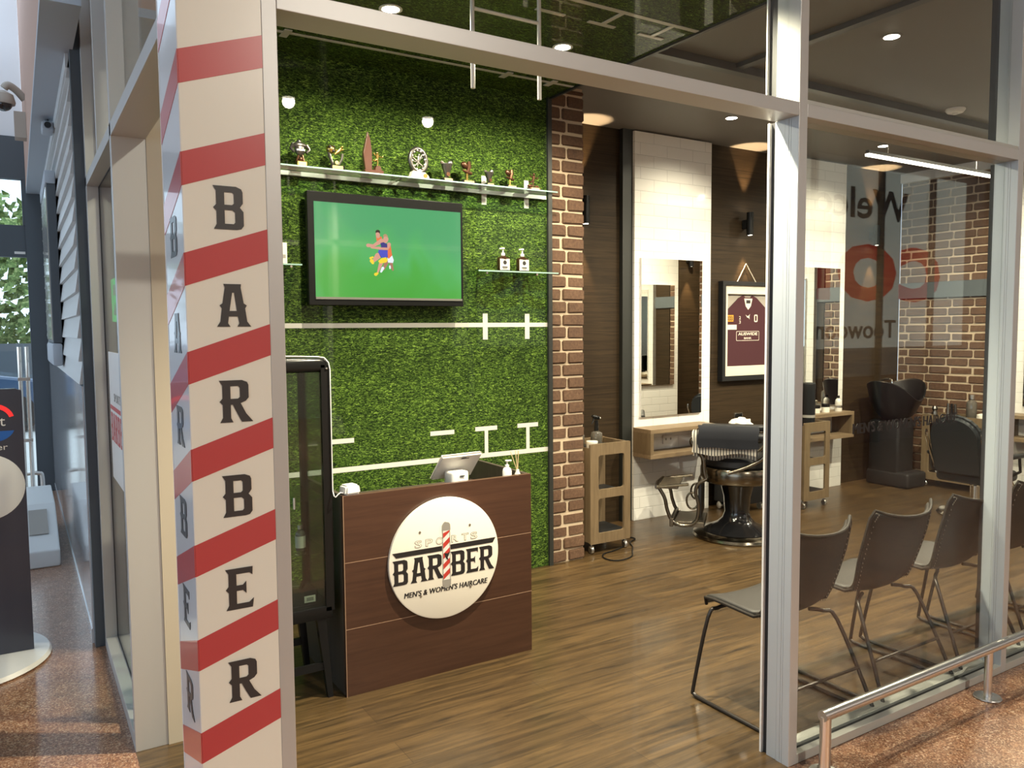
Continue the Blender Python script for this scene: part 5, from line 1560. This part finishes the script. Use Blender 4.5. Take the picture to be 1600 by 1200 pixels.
tw.bm(bm, True, Matrix.Translation((5.47, 4.95, 0.7705)))
tag(tw.build('white_towel', M['fabric_white']), 'crumpled white towel on top of the low black cart', 'towel')

# ------------------------------------------------------------------ salon styling chair by the end wall
def salon_chair():
    t = thing('salon_chair', (0, 0, 0), 'black padded salon chair with rounded back beside the wide trolley', 'salon chair')
    MB().lathe([(0, 0), (0.29, 0), (0.30, 0.01), (0.28, 0.03), (0.05, 0.05), (0, 0.05)], (0, 0, 0), 44).build('base_ring', M['chrome'], t)
    MB().lathe([(0, 0.051), (0.045, 0.051), (0.045, 0.26), (0.09, 0.30), (0, 0.30)], (0, 0, 0), 28).build('pedestal', M['chrome'], t)
    MB().rbox(-0.24, 0.26, -0.23, 0.23, 0.301, 0.40, 0.04, 4).build('seat', M['black_vinyl_blue'], t)
    # rounded back, tall arch outline
    pts = [(-0.215, 0.0), (0.215, 0.0)]
    for i in range(13):
        a = PI * i / 12
        pts.append((0.225 * math.cos(a), 0.34 + 0.20 * math.sin(a)))
    bm = bmesh.new()
    vv = [bm.verts.new((0, p[0], p[1])) for p in pts]
    fc = bm.faces.new(vv)
    r_ = bmesh.ops.extrude_face_region(bm, geom=[fc])
    for v in [g_ for g_ in r_['geom'] if isinstance(g_, bmesh.types.BMVert)]: v.co.x -= 0.09
    bmesh.ops.bevel(bm, geom=bm.edges[:], offset=0.03, segments=3, affect='EDGES')
    MB().bm(bm, True, Matrix.Translation((-0.20, 0, 0.385)) @ Matrix.Rotation(R(-13), 4, 'Y')).build('backrest', M['black_vinyl_blue'], t)
    MB().tube(smooth([(-0.14, 0.20, 0.33), (-0.25, 0.225, 0.45), (-0.36, 0.235, 0.68), (-0.37, 0.235, 0.76)]), 0.012, 8).tube(smooth([(-0.14, -0.20, 0.33), (-0.25, -0.225, 0.45), (-0.36, -0.235, 0.68), (-0.37, -0.235, 0.76)]), 0.012, 8).build('back_frame', M['chrome'], t)
    for s in (1, -1):
        y = 0.275 * s
        MB().rbox(-0.25, 0.24, y - 0.03, y + 0.03, 0.52, 0.558, 0.016, 3).build('armrest', M['black_vinyl_blue'], t)
        MB().tube([(0.16, y, 0.52), (0.18, y, 0.40), (0.10, y * 0.75, 0.34)], 0.013, 8).tube([(-0.22, y, 0.52), (-0.2, y, 0.40), (-0.12, y * 0.75, 0.34)], 0.013, 8).build('arm_support', M['black'], t)
    MB().tube([(0.20, 0.17, 0.36), (0.36, 0.17, 0.16), (0.44, 0.17, 0.12), (0.44, -0.17, 0.12), (0.36, -0.17, 0.16), (0.20, -0.17, 0.36)], 0.013, 8).build('footrest', M['chrome'], t)
    return t
sc1 = salon_chair()
sc1.location = (7.06, 3.72, 0)
sc1.rotation_euler = (0, 0, R(0))

# ------------------------------------------------------------------ shampoo basin
bs = thing('shampoo_basin', (7.85, 4.98, 0), 'black shampoo basin on a pedestal in the corner of wood and brick', 'basin')
BX_, BY_ = 7.72, 4.90
def bowl(mb, cx, cy, ax, ay):
    n, rings = 40, 9
    vs, fs = [], []
    def rim_z(a):
        # raised ears left and right, deep neck notch towards -Y
        return 1.0 + 0.10 * abs(math.cos(a)) ** 1.5 - 0.10 * max(0, -math.sin(a)) ** 6
    for k in range(n):
        a = 2 * PI * k / n
        rz = rim_z(a)
        prof = [(0.25, 0.66), (0.42, 0.68), (0.70, 0.76), (0.92, 0.88), (1.04, rz - 0.01), (1.0, rz), (0.94, rz - 0.02), (0.80, 0.88), (0.30, 0.80)]
        for r, z in prof:
            vs.append((cx + ax * r * math.cos(a), cy + ay * r * math.sin(a), z))
    m_ = 9
    for k in range(n):
        k2 = (k + 1) % n
        for i in range(m_ - 1):
            fs.append((k * m_ + i, k2 * m_ + i, k2 * m_ + i + 1, k * m_ + i + 1))
    fs.append(tuple(k * m_ for k in range(n)))
    fs.append(tuple(k * m_ + m_ - 1 for k in range(n - 1, -1, -1)))
    mb.add(vs, fs, True)
m1 = MB(); bowl(m1, BX_, BY_, 0.31, 0.25)
m1.build('bowl', mat('black_basin', (0.008, 0.008, 0.009), 0.3, spec=0.3), bs)
MB().rbox(BX_ - 0.13, BX_ + 0.15, BY_ - 0.12, BY_ + 0.22, 0.12, 0.68, 0.03, 3).build('pedestal', M['black_matte'], bs)
MB().rbox(BX_ - 0.14, BX_ + 0.19, BY_ - 0.24, BY_ + 0.24, 0.0, 0.16, 0.03, 3).build('foot', M['black_matte'], bs)
MB().tube(smooth([(BX_ + 0.02, BY_ + 0.2, 0.98), (BX_ + 0.02, BY_ + 0.18, 1.08), (BX_ + 0.02, BY_ + 0.08, 1.10), (BX_ + 0.02, BY_ + 0.05, 1.03)]), 0.011, 8).build('tap', M['chrome'], bs)

# ------------------------------------------------------------------ waiting chairs
def waiting_chair():
    """local: +y forward, origin on the floor below the seat centre; shell of seat flowing into back"""
    t = thing('waiting_chair', (0, 0, 0), '', 'chair', 'waiting chairs along the window')
    prof = [(0.235, 0.412), (0.226, 0.430), (0.17, 0.438), (0.09, 0.434), (0.02, 0.426), (-0.045, 0.422), (-0.098, 0.444), (-0.130, 0.505), (-0.162, 0.59), (-0.198, 0.685), (-0.235, 0.768), (-0.256, 0.806)]
    n = 14
    def hw(i):      # half width along the profile
        return [0.205, 0.222, 0.228, 0.225, 0.215, 0.205, 0.205, 0.218, 0.232, 0.238, 0.232, 0.212][i]
    def surf(i, u):
        y, z = prof[i]
        w_ = hw(i)
        s = i / 11
        back = max(0, (i - 4) / 7)
        c = u * u
        yy = y + back * 0.075 * c          # wings curl forward on the back
        zz = z + (1 - back) * 0.022 * c * (1 if i > 0 else 0.2) + (0.034 * abs(u) ** 3 if i >= 10 else 0)
        return Vector((u * w_, yy, zz))
    def shell(off, m, name, r0, r1, us=1.0):
        vs, fs = [], []
        rows = list(range(r0, r1 + 1))
        for side in (0, 1):
            for i in rows:
                for j in range(n + 1):
                    u = (-1 + 2 * j / n) * us
                    p = surf(i, u)
                    a = surf(min(i + 1, 11), u) - surf(max(i - 1, 0), u)
                    b = surf(i, min(u + 0.1, 1)) - surf(i, max(u - 0.1, -1))
                    nn = b.cross(a).normalized()
                    if nn.z < -0.001 or (abs(nn.z) < 0.3 and nn.y < 0): nn = -nn
                    vs.append(p + nn * (off[side]))
        W = n + 1
        S = len(rows) * W
        for i in range(len(rows) - 1):
            for j in range(n):
                a = i * W + j
                fs.append((a, a + 1, a + W + 1, a + W)); fs.append((S + a, S + a + W, S + a + W + 1, S + a + 1))
            for j in (0, n):
                a = i * W + j
                fs.append((a, a + W, S + a + W, S + a))
        for i in (0, len(rows) - 1):
            for j in range(n):
                a = i * W + j
                fs.append((a, a + 1, S + a + 1, S + a))
        o = MB().add(vs, fs, True).build(name, m, t)
        sd_ = o.modifiers.new('sub', 'SUBSURF'); sd_.levels = 1; sd_.render_levels = 2
        return o
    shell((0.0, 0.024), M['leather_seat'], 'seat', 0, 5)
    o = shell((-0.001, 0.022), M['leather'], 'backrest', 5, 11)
    # piping along the edge of the shell
    e = [surf(i, -1) for i in range(0, 12)] + [surf(11, -1 + 2 * j / 10) for j in range(1, 10)] + [surf(i, 1) for i in range(11, -1, -1)]
    MB().tube([p + Vector((0, 0, 0.004)) for p in e], 0.0075, 8).build('piping', M['leather'], t)
    st_ = MB()
    for side in (-1, 1):
        for i in range(5, 11):
            for q in range(4):
                f_ = q / 4
                p = surf(i, side * 0.93) * (1 - f_) + surf(i + 1, side * 0.93) * f_
                st_.ell(p + Vector((0, -0.0045, 0)), (0.0022, 0.0022, 0.0045), 6, 4)
    st_.build('stitching', M['stitch'], t)
    for s in (-1, 1):
        x = 0.19 * s
        xf = 0.262 * s
        MB().tube(smooth([(x * 0.8, 0.16, 0.428), (x * 1.05, 0.175, 0.418), (xf * 0.92, 0.19, 0.380), (xf, 0.252, 0.055), (xf, 0.250, 0.016), (xf, 0.21, 0.009), (xf, 0.10, 0.0085), (xf, -0.15, 0.0085), (xf, -0.24, 0.009), (xf, -0.268, 0.018), (xf, -0.262, 0.06), (xf * 0.84, -0.125, 0.375), (x * 0.92, -0.085, 0.412), (x * 0.6, -0.06, 0.424)], 4), 0.0088, 10).build('leg', M['chair_metal'], t)
    MB().tube([(-0.243, -0.212, 0.185), (0.243, -0.212, 0.185)], 0.007, 8).build('stretcher', M['chair_metal'], t)
    return t
wc = waiting_chair()
wl_ = ['leatherette waiting chair partly behind the wide shopfront mullion, seat poking into the doorway',
       'leatherette waiting chair, second from the doorway, whole back visible',
       'leatherette waiting chair, third from the doorway, beside the second mullion',
       'leatherette waiting chair behind the third glass bay, beyond the second mullion',
       'leatherette waiting chair farthest from the doorway in the window row']
for i, x in enumerate((2.772, 3.375, 3.985, 4.59, 5.20)):
    o = wc if i == 0 else copy_tree(wc)
    o.location = (x, 2.272, 0)
    o.rotation_euler = (0, 0, 0)
    o['label'] = wl_[i]
wc2 = wc

# ------------------------------------------------------------------ bumper rail outside
hr = thing('bumper_rail', (2.47, 1.815, 0), 'low brushed steel bumper rail on the tiled floor outside the glass', 'rail')
RZ = 0.222
rr = 0.0205
pts = [(2.474, 1.815, 0.0), (2.474, 1.815, RZ), ]
MB().tube([(2.474, 1.815, 0.006), (2.474, 1.815, RZ - 0.004)], rr, 20).build('post', M['steel'], hr)
MB().tube([(2.455, 1.815, RZ), (6.6, 1.815, RZ)], rr, 20).build('top_rail', M['steel'], hr)
for x in (3.60, 5.0, 6.4):
    MB().tube([(x, 1.815, 0.006), (x, 1.815, RZ - 0.01)], 0.0165, 20).build('post', M['steel'], hr)
    MB().lathe([(0, 0), (0.055, 0), (0.057, 0.003), (0.055, 0.007), (0, 0.008)], (x, 1.815, 0), 32).build('base_plate', M['steel'], hr)
MB().lathe([(0, 0), (0.055, 0), (0.057, 0.003), (0.055, 0.007), (0, 0.008)], (2.474, 1.815, 0), 32).build('base_plate', M['steel'], hr)

# ------------------------------------------------------------------ mall side, far left
WX = 0.29
# clad wall: weatherboards above, gloss panels below
wb = MB()
z = 1.38
while z < 3.08:
    wb.add([(WX - 0.022, 4.70, z), (WX - 0.022, 9.55, z), (WX - 0.002, 9.55, z + 0.125), (WX - 0.002, 4.70, z + 0.125), (WX + 0.02, 4.70, z), (WX + 0.02, 9.55, z), (WX + 0.02, 9.55, z + 0.125), (WX + 0.02, 4.70, z + 0.125)],
           [(0, 1, 2, 3), (4, 7, 6, 5), (0, 4, 5, 1), (3, 2, 6, 7), (0, 3, 7, 4), (1, 5, 6, 2)])
    z += 0.12
wb.box(WX - 0.022, WX + 0.02, 4.70, 9.55, 2.99, 3.06)
struct('wall_weatherboard', wb, M['weatherboard'])
gpn = MB()
for k_ in range(8):
    gpn.box(WX - 0.012, WX + 0.015, 4.70 + k_ * 0.605, 4.70 + (k_ + 1) * 0.605 - 0.003, 0.08, 1.37)
struct('wall_gloss_panels', gpn, M['gloss_panel'])
struct('baseboard_left', B(WX - 0.016, WX + 0.015, 4.70, 9.55, 0, 0.078), M['gloss_panel'])
struct('wall_cladding_core', B(WX + 0.018, 0.42, 4.72, 9.55, 0, 4.6), M['bulk_grey'])
struct('trim_4', B(0.285, 0.46, 4.625, 4.70, 0, 4.2), M['dark_frame'])
bk = B(0.145, 0.30, 4.0, 9.55, 3.06, 3.10)
struct('ceiling_bulkhead_soffit', bk, M['bulk_grey'])
bmm = mat('pink_brick_face', (0.50, 0.33, 0.26), 0.85, bump=(25, 0.6, 0.005))
struct('wall_bulkhead_brick', B(0.145, 0.30, 4.0, 9.55, 3.10, 5.2), bmm)
# end wall with entrance door
we = MB()
we.box(-6, 0.145, 9.6, 9.7, 3.62, 5.0)
struct('wall_end_mall', we, M['white_wall'])
dr = sempty('door_1', (0, 9.6, 0))
f = MB()
f.box(-6, 0.30, 9.56, 9.66, 3.20, 3.62)
f.box(-6, 0.14, 9.58, 9.66, 2.42, 2.74)
f.box(0.125, 0.30, 9.555, 9.67, 0, 3.62)
f.box(-1.3, -1.2, 9.58, 9.66, 0, 3.62)
f.box(0.105, 0.125, 9.57, 9.66, 2.74, 3.2)
f.build('door_frame', M['dark_frame'], dr)
B(-1.2, 0.125, 9.61, 9.616, 0.02, 2.42).build('glass_pane', M['glass'], dr)
B(-1.2, 0.125, 9.61, 9.616, 2.74, 3.2).build('glass_pane', M['glass'], dr)
MB().box(0.02, 0.115, 9.577, 9.581, 2.45, 2.475).build('sticker', M['white'], dr)
# wall lightbox sign
sb_ = thing('lightbox_sign', (0.2, 6.6, 2.1), 'black-sided wall lightbox mounted on the weatherboards', 'sign')
MB().prism([(6.32, 1.58), (7.35, 1.58), (7.35, 2.66), (6.32, 2.66)], 0.215, WX - 0.02, 'X').build('sign_case', M['dark_frame'], sb_, bevel=0.004)
MB().rbox(0.205, WX - 0.02, 6.31, 7.36, 2.661, 2.75, 0.01, 2).build('end_cap', M['bulk_grey'], sb_)
MB().rbox(0.205, WX - 0.02, 6.31, 7.36, 1.42, 1.579, 0.02, 2).build('end_cap', M['bulk_grey'], sb_)
B(0.209, 0.2145, 6.34, 7.33, 1.60, 2.64).build('face_panel', mat('lightbox_image', (0.55, 0.55, 0.50), 0.2, coat=0.8), sb_)
# cameras
cc = thing('security_camera', (0.10, 7.9, 3.5), 'domed security camera on a bracket on the brick bulkhead', 'camera')
MB().tube(smooth([(0.144, 7.95, 3.60), (0.09, 7.93, 3.66), (0.03, 7.9, 3.69), (0.0, 7.9, 3.66)]), 0.03, 10).build('bracket', M['tan_wall'], cc)
MB().lathe([(0.02, 0.06), (0.075, 0.03), (0.09, -0.03), (0.085, -0.05), (0, -0.05)], (-0.01, 7.9, 3.58), 24).build('housing', M['tan_wall'], cc)
MB().ell((-0.01, 7.9, 3.53), (0.065, 0.065, 0.055)).build('dome', M['black_gloss'], cc)
MB().box(0.06, 0.144, 7.87, 8.02, 3.27, 3.48).build('junction_box', M['tan_wall'], cc)
c2 = thing('wall_camera', (0.25, 6.2, 3.02), 'small grey camera under the grey bulkhead above the weatherboards', 'camera')
MB().rbox(0.20, 0.265, 6.1, 6.28, 2.97, 3.03, 0.01, 2).build('body', M['bulk_grey'], c2)
MB().tube([(0.232, 6.2, 3.03), (0.232, 6.2, 3.062)], 0.012, 8).build('mount', M['dark_frame'], c2)
MB().lathe([(0, -0.02), (0.02, -0.02), (0.02, 0.004), (0, 0.004)], (0.232, 6.1, 3.0), 14, 'Y').build('lens', M['black_gloss'], c2)

# freestanding advertising totem
tt = thing('totem_sign', (-0.3, 4.74, 0), 'dark free-standing advertising board with round cut-out at the left edge', 'sign')
tm = MB()
circ = [(-0.245 + 0.265 * math.cos(a) * 0.72, 0.985 + 0.175 * math.sin(a)) for a in [2 * PI * i / 40 for i in range(40)]]
tm.fill([[(-0.62, 0.03), (0.010, 0.03), (0.010, 1.36), (-0.02, 1.372), (-0.62, 1.372)]], lambda u, v, w_: (u, 4.70 + w_, v), 0.05)
tm.build('board', M['navy_sign'], tt)
fn_ = lambda u, v, w_: (u, 4.6985 - w_, v)
MB().lathe([(0, -0.004), (0.15, -0.004), (0.165, -0.002), (0.165, 0.0), (0, 0.0)], (-0.158, 4.70, 0.885), 48, 'Y').build('round_image', M['white'], tt)
MB().text('ment', -0.215, 1.188, 0.15, 0.040, fn_, 0.001).text('laser', -0.16, 1.068, 0.10, 0.030, fn_, 0.001).build('lettering', M['white'], tt)
lg = MB(); lg.fill([[(-0.115 + 0.09 * math.cos(a), 1.215 + 0.085 * math.sin(a)) for a in [0.25 + (PI - 0.5) * i / 12 for i in range(13)]] + [(-0.115 + 0.07 * math.cos(a), 1.215 + 0.062 * math.sin(a)) for a in [PI - 0.25 - (PI - 0.5) * i / 12 for i in range(13)]]], fn_, 0.001)
lg.build('logo_arc', M['coles_red'], tt)
lg = MB(); lg.fill([[(-0.115 + 0.09 * math.cos(a), 1.185 - 0.075 * math.sin(a)) for a in [0.3 + (PI - 0.6) * i / 12 for i in range(13)]]], fn_, 0.001)
lg.build('logo_arc', mat('logo_blue', (0.02, 0.12, 0.42), 0.5), tt)
MB().lathe([(0, 0), (0.42, 0), (0.43, 0.008), (0.42, 0.028), (0, 0.03)], (-0.34, 4.74, 0), 56).build('base', M['white'], tt)
# grey plinth counter further back
pn = thing('display_plinth', (0.08, 6.9, 0), 'low sloped grey plinth standing behind the totem', 'plinth')
MB().prism([(6.42, 0.0), (7.9, 0.0), (7.9, 0.34), (7.05, 0.34), (6.42, 0.12)], -0.35, 0.20, 'X').build('plinth_body', M['weatherboard'], pn, bevel=0.01)
MB().prism([(6.62, 0.197), (6.95, 0.312), (6.95, 0.316), (6.62, 0.201)], 0.02, 0.14, 'X').build('label_plate', M['print_grey'], pn)
# glass and steel gate pole
bl = thing('gate_pole', (0.05, 8.8, 0), 'slim double steel security gate pole in front of the entrance door', 'gate')
for x in (0.015, 0.075):
    MB().tube([(x, 8.8, 0.0), (x, 8.8, 1.52)], 0.018, 12).build('pole', M['chrome'], bl)
MB().box(-0.005, 0.095, 8.78, 8.82, 1.2, 1.23).build('clamp', M['steel'], bl)
MB().box(-0.005, 0.095, 8.78, 8.82, 0.62, 0.65).build('clamp', M['steel'], bl)
MB().box(-0.10, 0.13, 8.7, 8.9, 0.0, 0.012).build('base_plate', M['steel'], bl)
br_ = thing('floor_rail', (0.12, 9.2, 0), 'short steel hoop rail by the entrance door jamb', 'rail')
MB().tube(smooth([(0.0, 9.15, 0.0), (0.0, 9.15, 0.22), (0.02, 9.15, 0.26), (0.13, 9.15, 0.26), (0.16, 9.15, 0.22), (0.16, 9.15, 0.0)]), 0.02, 10).build('hoop', M['steel'], br_)
# sign stickers on the left shop window
wd = thing('window_sticker', (0.385, 4.08, 1.25), 'white sticker with the barber name on the left shop window', 'sticker')
B(0.3835, 0.3855, 3.78, 4.42, 0.93, 1.555).build('sticker_panel', M['white'], wd)
fl_ = lambda u, v, w_: (0.3832 - w_, 4.42 - u, v)
MB().text('SPORTS', 0.20, 1.32, 0.28, 0.04, fl_, 0.0008).build('lettering', M['print_grey'], wd)
dd = MB()
for i, ch in enumerate('BARBER'):
    dd.fill(GL[ch], (lambda u, v, w_, i=i: (0.3832 - w_, 4.39 - i * 0.098 - u * 0.115, 1.12 + v * 0.14)), 0.0008)
dd.box(0.3822, 0.3834, 3.80, 4.40, 1.275, 1.295)
dd.build('lettering', M['print_red'], wd)
gs = thing('lit_window_sign', (0.40, 3.9, 1.78), 'small green illuminated sign with white pictograms inside the left window', 'sign')  # added glowing panel, imitates an exit sign mirrored in the glass
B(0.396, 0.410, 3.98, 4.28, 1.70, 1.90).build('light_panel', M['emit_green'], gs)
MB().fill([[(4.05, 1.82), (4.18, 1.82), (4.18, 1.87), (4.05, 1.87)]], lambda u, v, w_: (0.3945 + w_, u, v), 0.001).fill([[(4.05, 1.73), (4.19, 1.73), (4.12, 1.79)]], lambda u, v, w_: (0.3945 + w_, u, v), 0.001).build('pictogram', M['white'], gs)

# ------------------------------------------------------------------ outdoors beyond the entrance
struct('ground_outside', B(-30, 14, 9.7, 60, -0.06, -0.02), M['concrete'])
def tree(x, y, h, r, label):
    t = thing('street_tree', (x, y, 0), label, 'tree')
    MB().tube([(x, y, 0), (x + 0.1, y, h * 0.35), (x, y, h * 0.6)], [0.22, 0.16, 0.1], 10).build('trunk', M['bark'], t)
    random.seed(int(x * 10 + 100))
    bm = bmesh.new()
    for i in range(1500):
        a, b_, q = random.uniform(0, 2 * PI), random.uniform(-1, 1), random.uniform(0.45, 1) ** 0.6
        s = math.sqrt(1 - b_ * b_)
        p = Vector((x + r * q * s * math.cos(a), y + r * 0.8 * q * s * math.sin(a), h * 0.58 + h * 0.42 * q * b_))
        n_ = Vector((random.uniform(-1, 1), random.uniform(-1, 1), random.uniform(-0.4, 1))).normalized()
        u_ = n_.orthogonal().normalized() * random.uniform(0.12, 0.24)
        v_ = n_.cross(u_)
        q4 = [bm.verts.new(p + u_), bm.verts.new(p + v_ * 0.6), bm.verts.new(p - u_), bm.verts.new(p - v_ * 0.6)]
        bm.faces.new(q4)
    MB().bm(bm).build('crown', M['foliage'], t)
tree(-0.6, 25.2, 5.4, 2.3, 'leafy street tree seen through the entrance door glass')
tree(-5.6, 25.5, 6.0, 2.4, 'wider street tree further left beyond the entrance door')
def car(x, y, m, label, L=4.3):
    t = thing('parked_car', (x, y, 0), label, 'car')
    prof = [(-2.1, 0.25), (2.1, 0.25), (2.15, 0.6), (2.0, 0.82), (1.1, 0.95), (0.45, 1.38), (-0.9, 1.42), (-1.6, 1.0), (-2.1, 0.92), (-2.15, 0.5)]
    MB().prism([(x + a, b) for a, b in prof], y - 0.85, y + 0.85, 'Y').build('body', m, t, bevel=0.05)
    MB().prism([(x + a, b) for a, b in [(-1.35, 0.98), (0.85, 0.98), (0.4, 1.31), (-0.85, 1.34)]], y - 0.87, y + 0.87, 'Y').build('side_window', M['car_glass'], t)
    for a in (-1.3, 1.35):
        for yy in (y - 0.86, y + 0.72):
            MB().lathe([(0, 0), (0.30, 0), (0.32, 0.02), (0.32, 0.14), (0, 0.14)], (x + a, yy, 0.30), 24, 'Y').build('wheel', M['tyre'], t)
car(-1.4, 16.5, M['car_dark'], 'dark blue car parked outside the entrance, nearest the door')
car(-3.1, 21.0, M['car_white'], 'white car parked farther out under the trees')
fo = thing('timber_fence', (-2, 22.8, 0), 'grey slatted fence behind the parked cars', 'fence')
MB().box(-8, 3, 22.3, 22.36, 0.0, 1.4).build('slat_panel', M['dark_frame'], fo)

# ------------------------------------------------------------------ unseen mall lamps, added to light the shopfront
for i, (x, y) in enumerate(((2.6, -3.4), (5.3, -3.4), (8.2, -5.5))):
    t = thing('mall_ceiling_lamp', (x, y, 4.5), ['mall ceiling lamp over the corner column', 'mall ceiling lamp over the doorway', 'mall ceiling lamp over the far glass bays'][i], 'ceiling light')
    MB().lathe([(0, -0.001), (0.18, -0.001), (0.18, -0.02), (0, -0.02)], (x, y, 4.5), 28).build('diffuser', M['emit_warm'], t)
    l = light('mall_lamp', 'AREA', (x, y, 4.46), 290, (1.0, 0.93, 0.80), 0.3, target=(x, y, 0))
    l.parent = t; l.location = (0, 0, -0.04); l.rotation_euler = (0, 0, 0)

for o in list(bpy.data.objects):
    if '_o' in o: del o['_o']
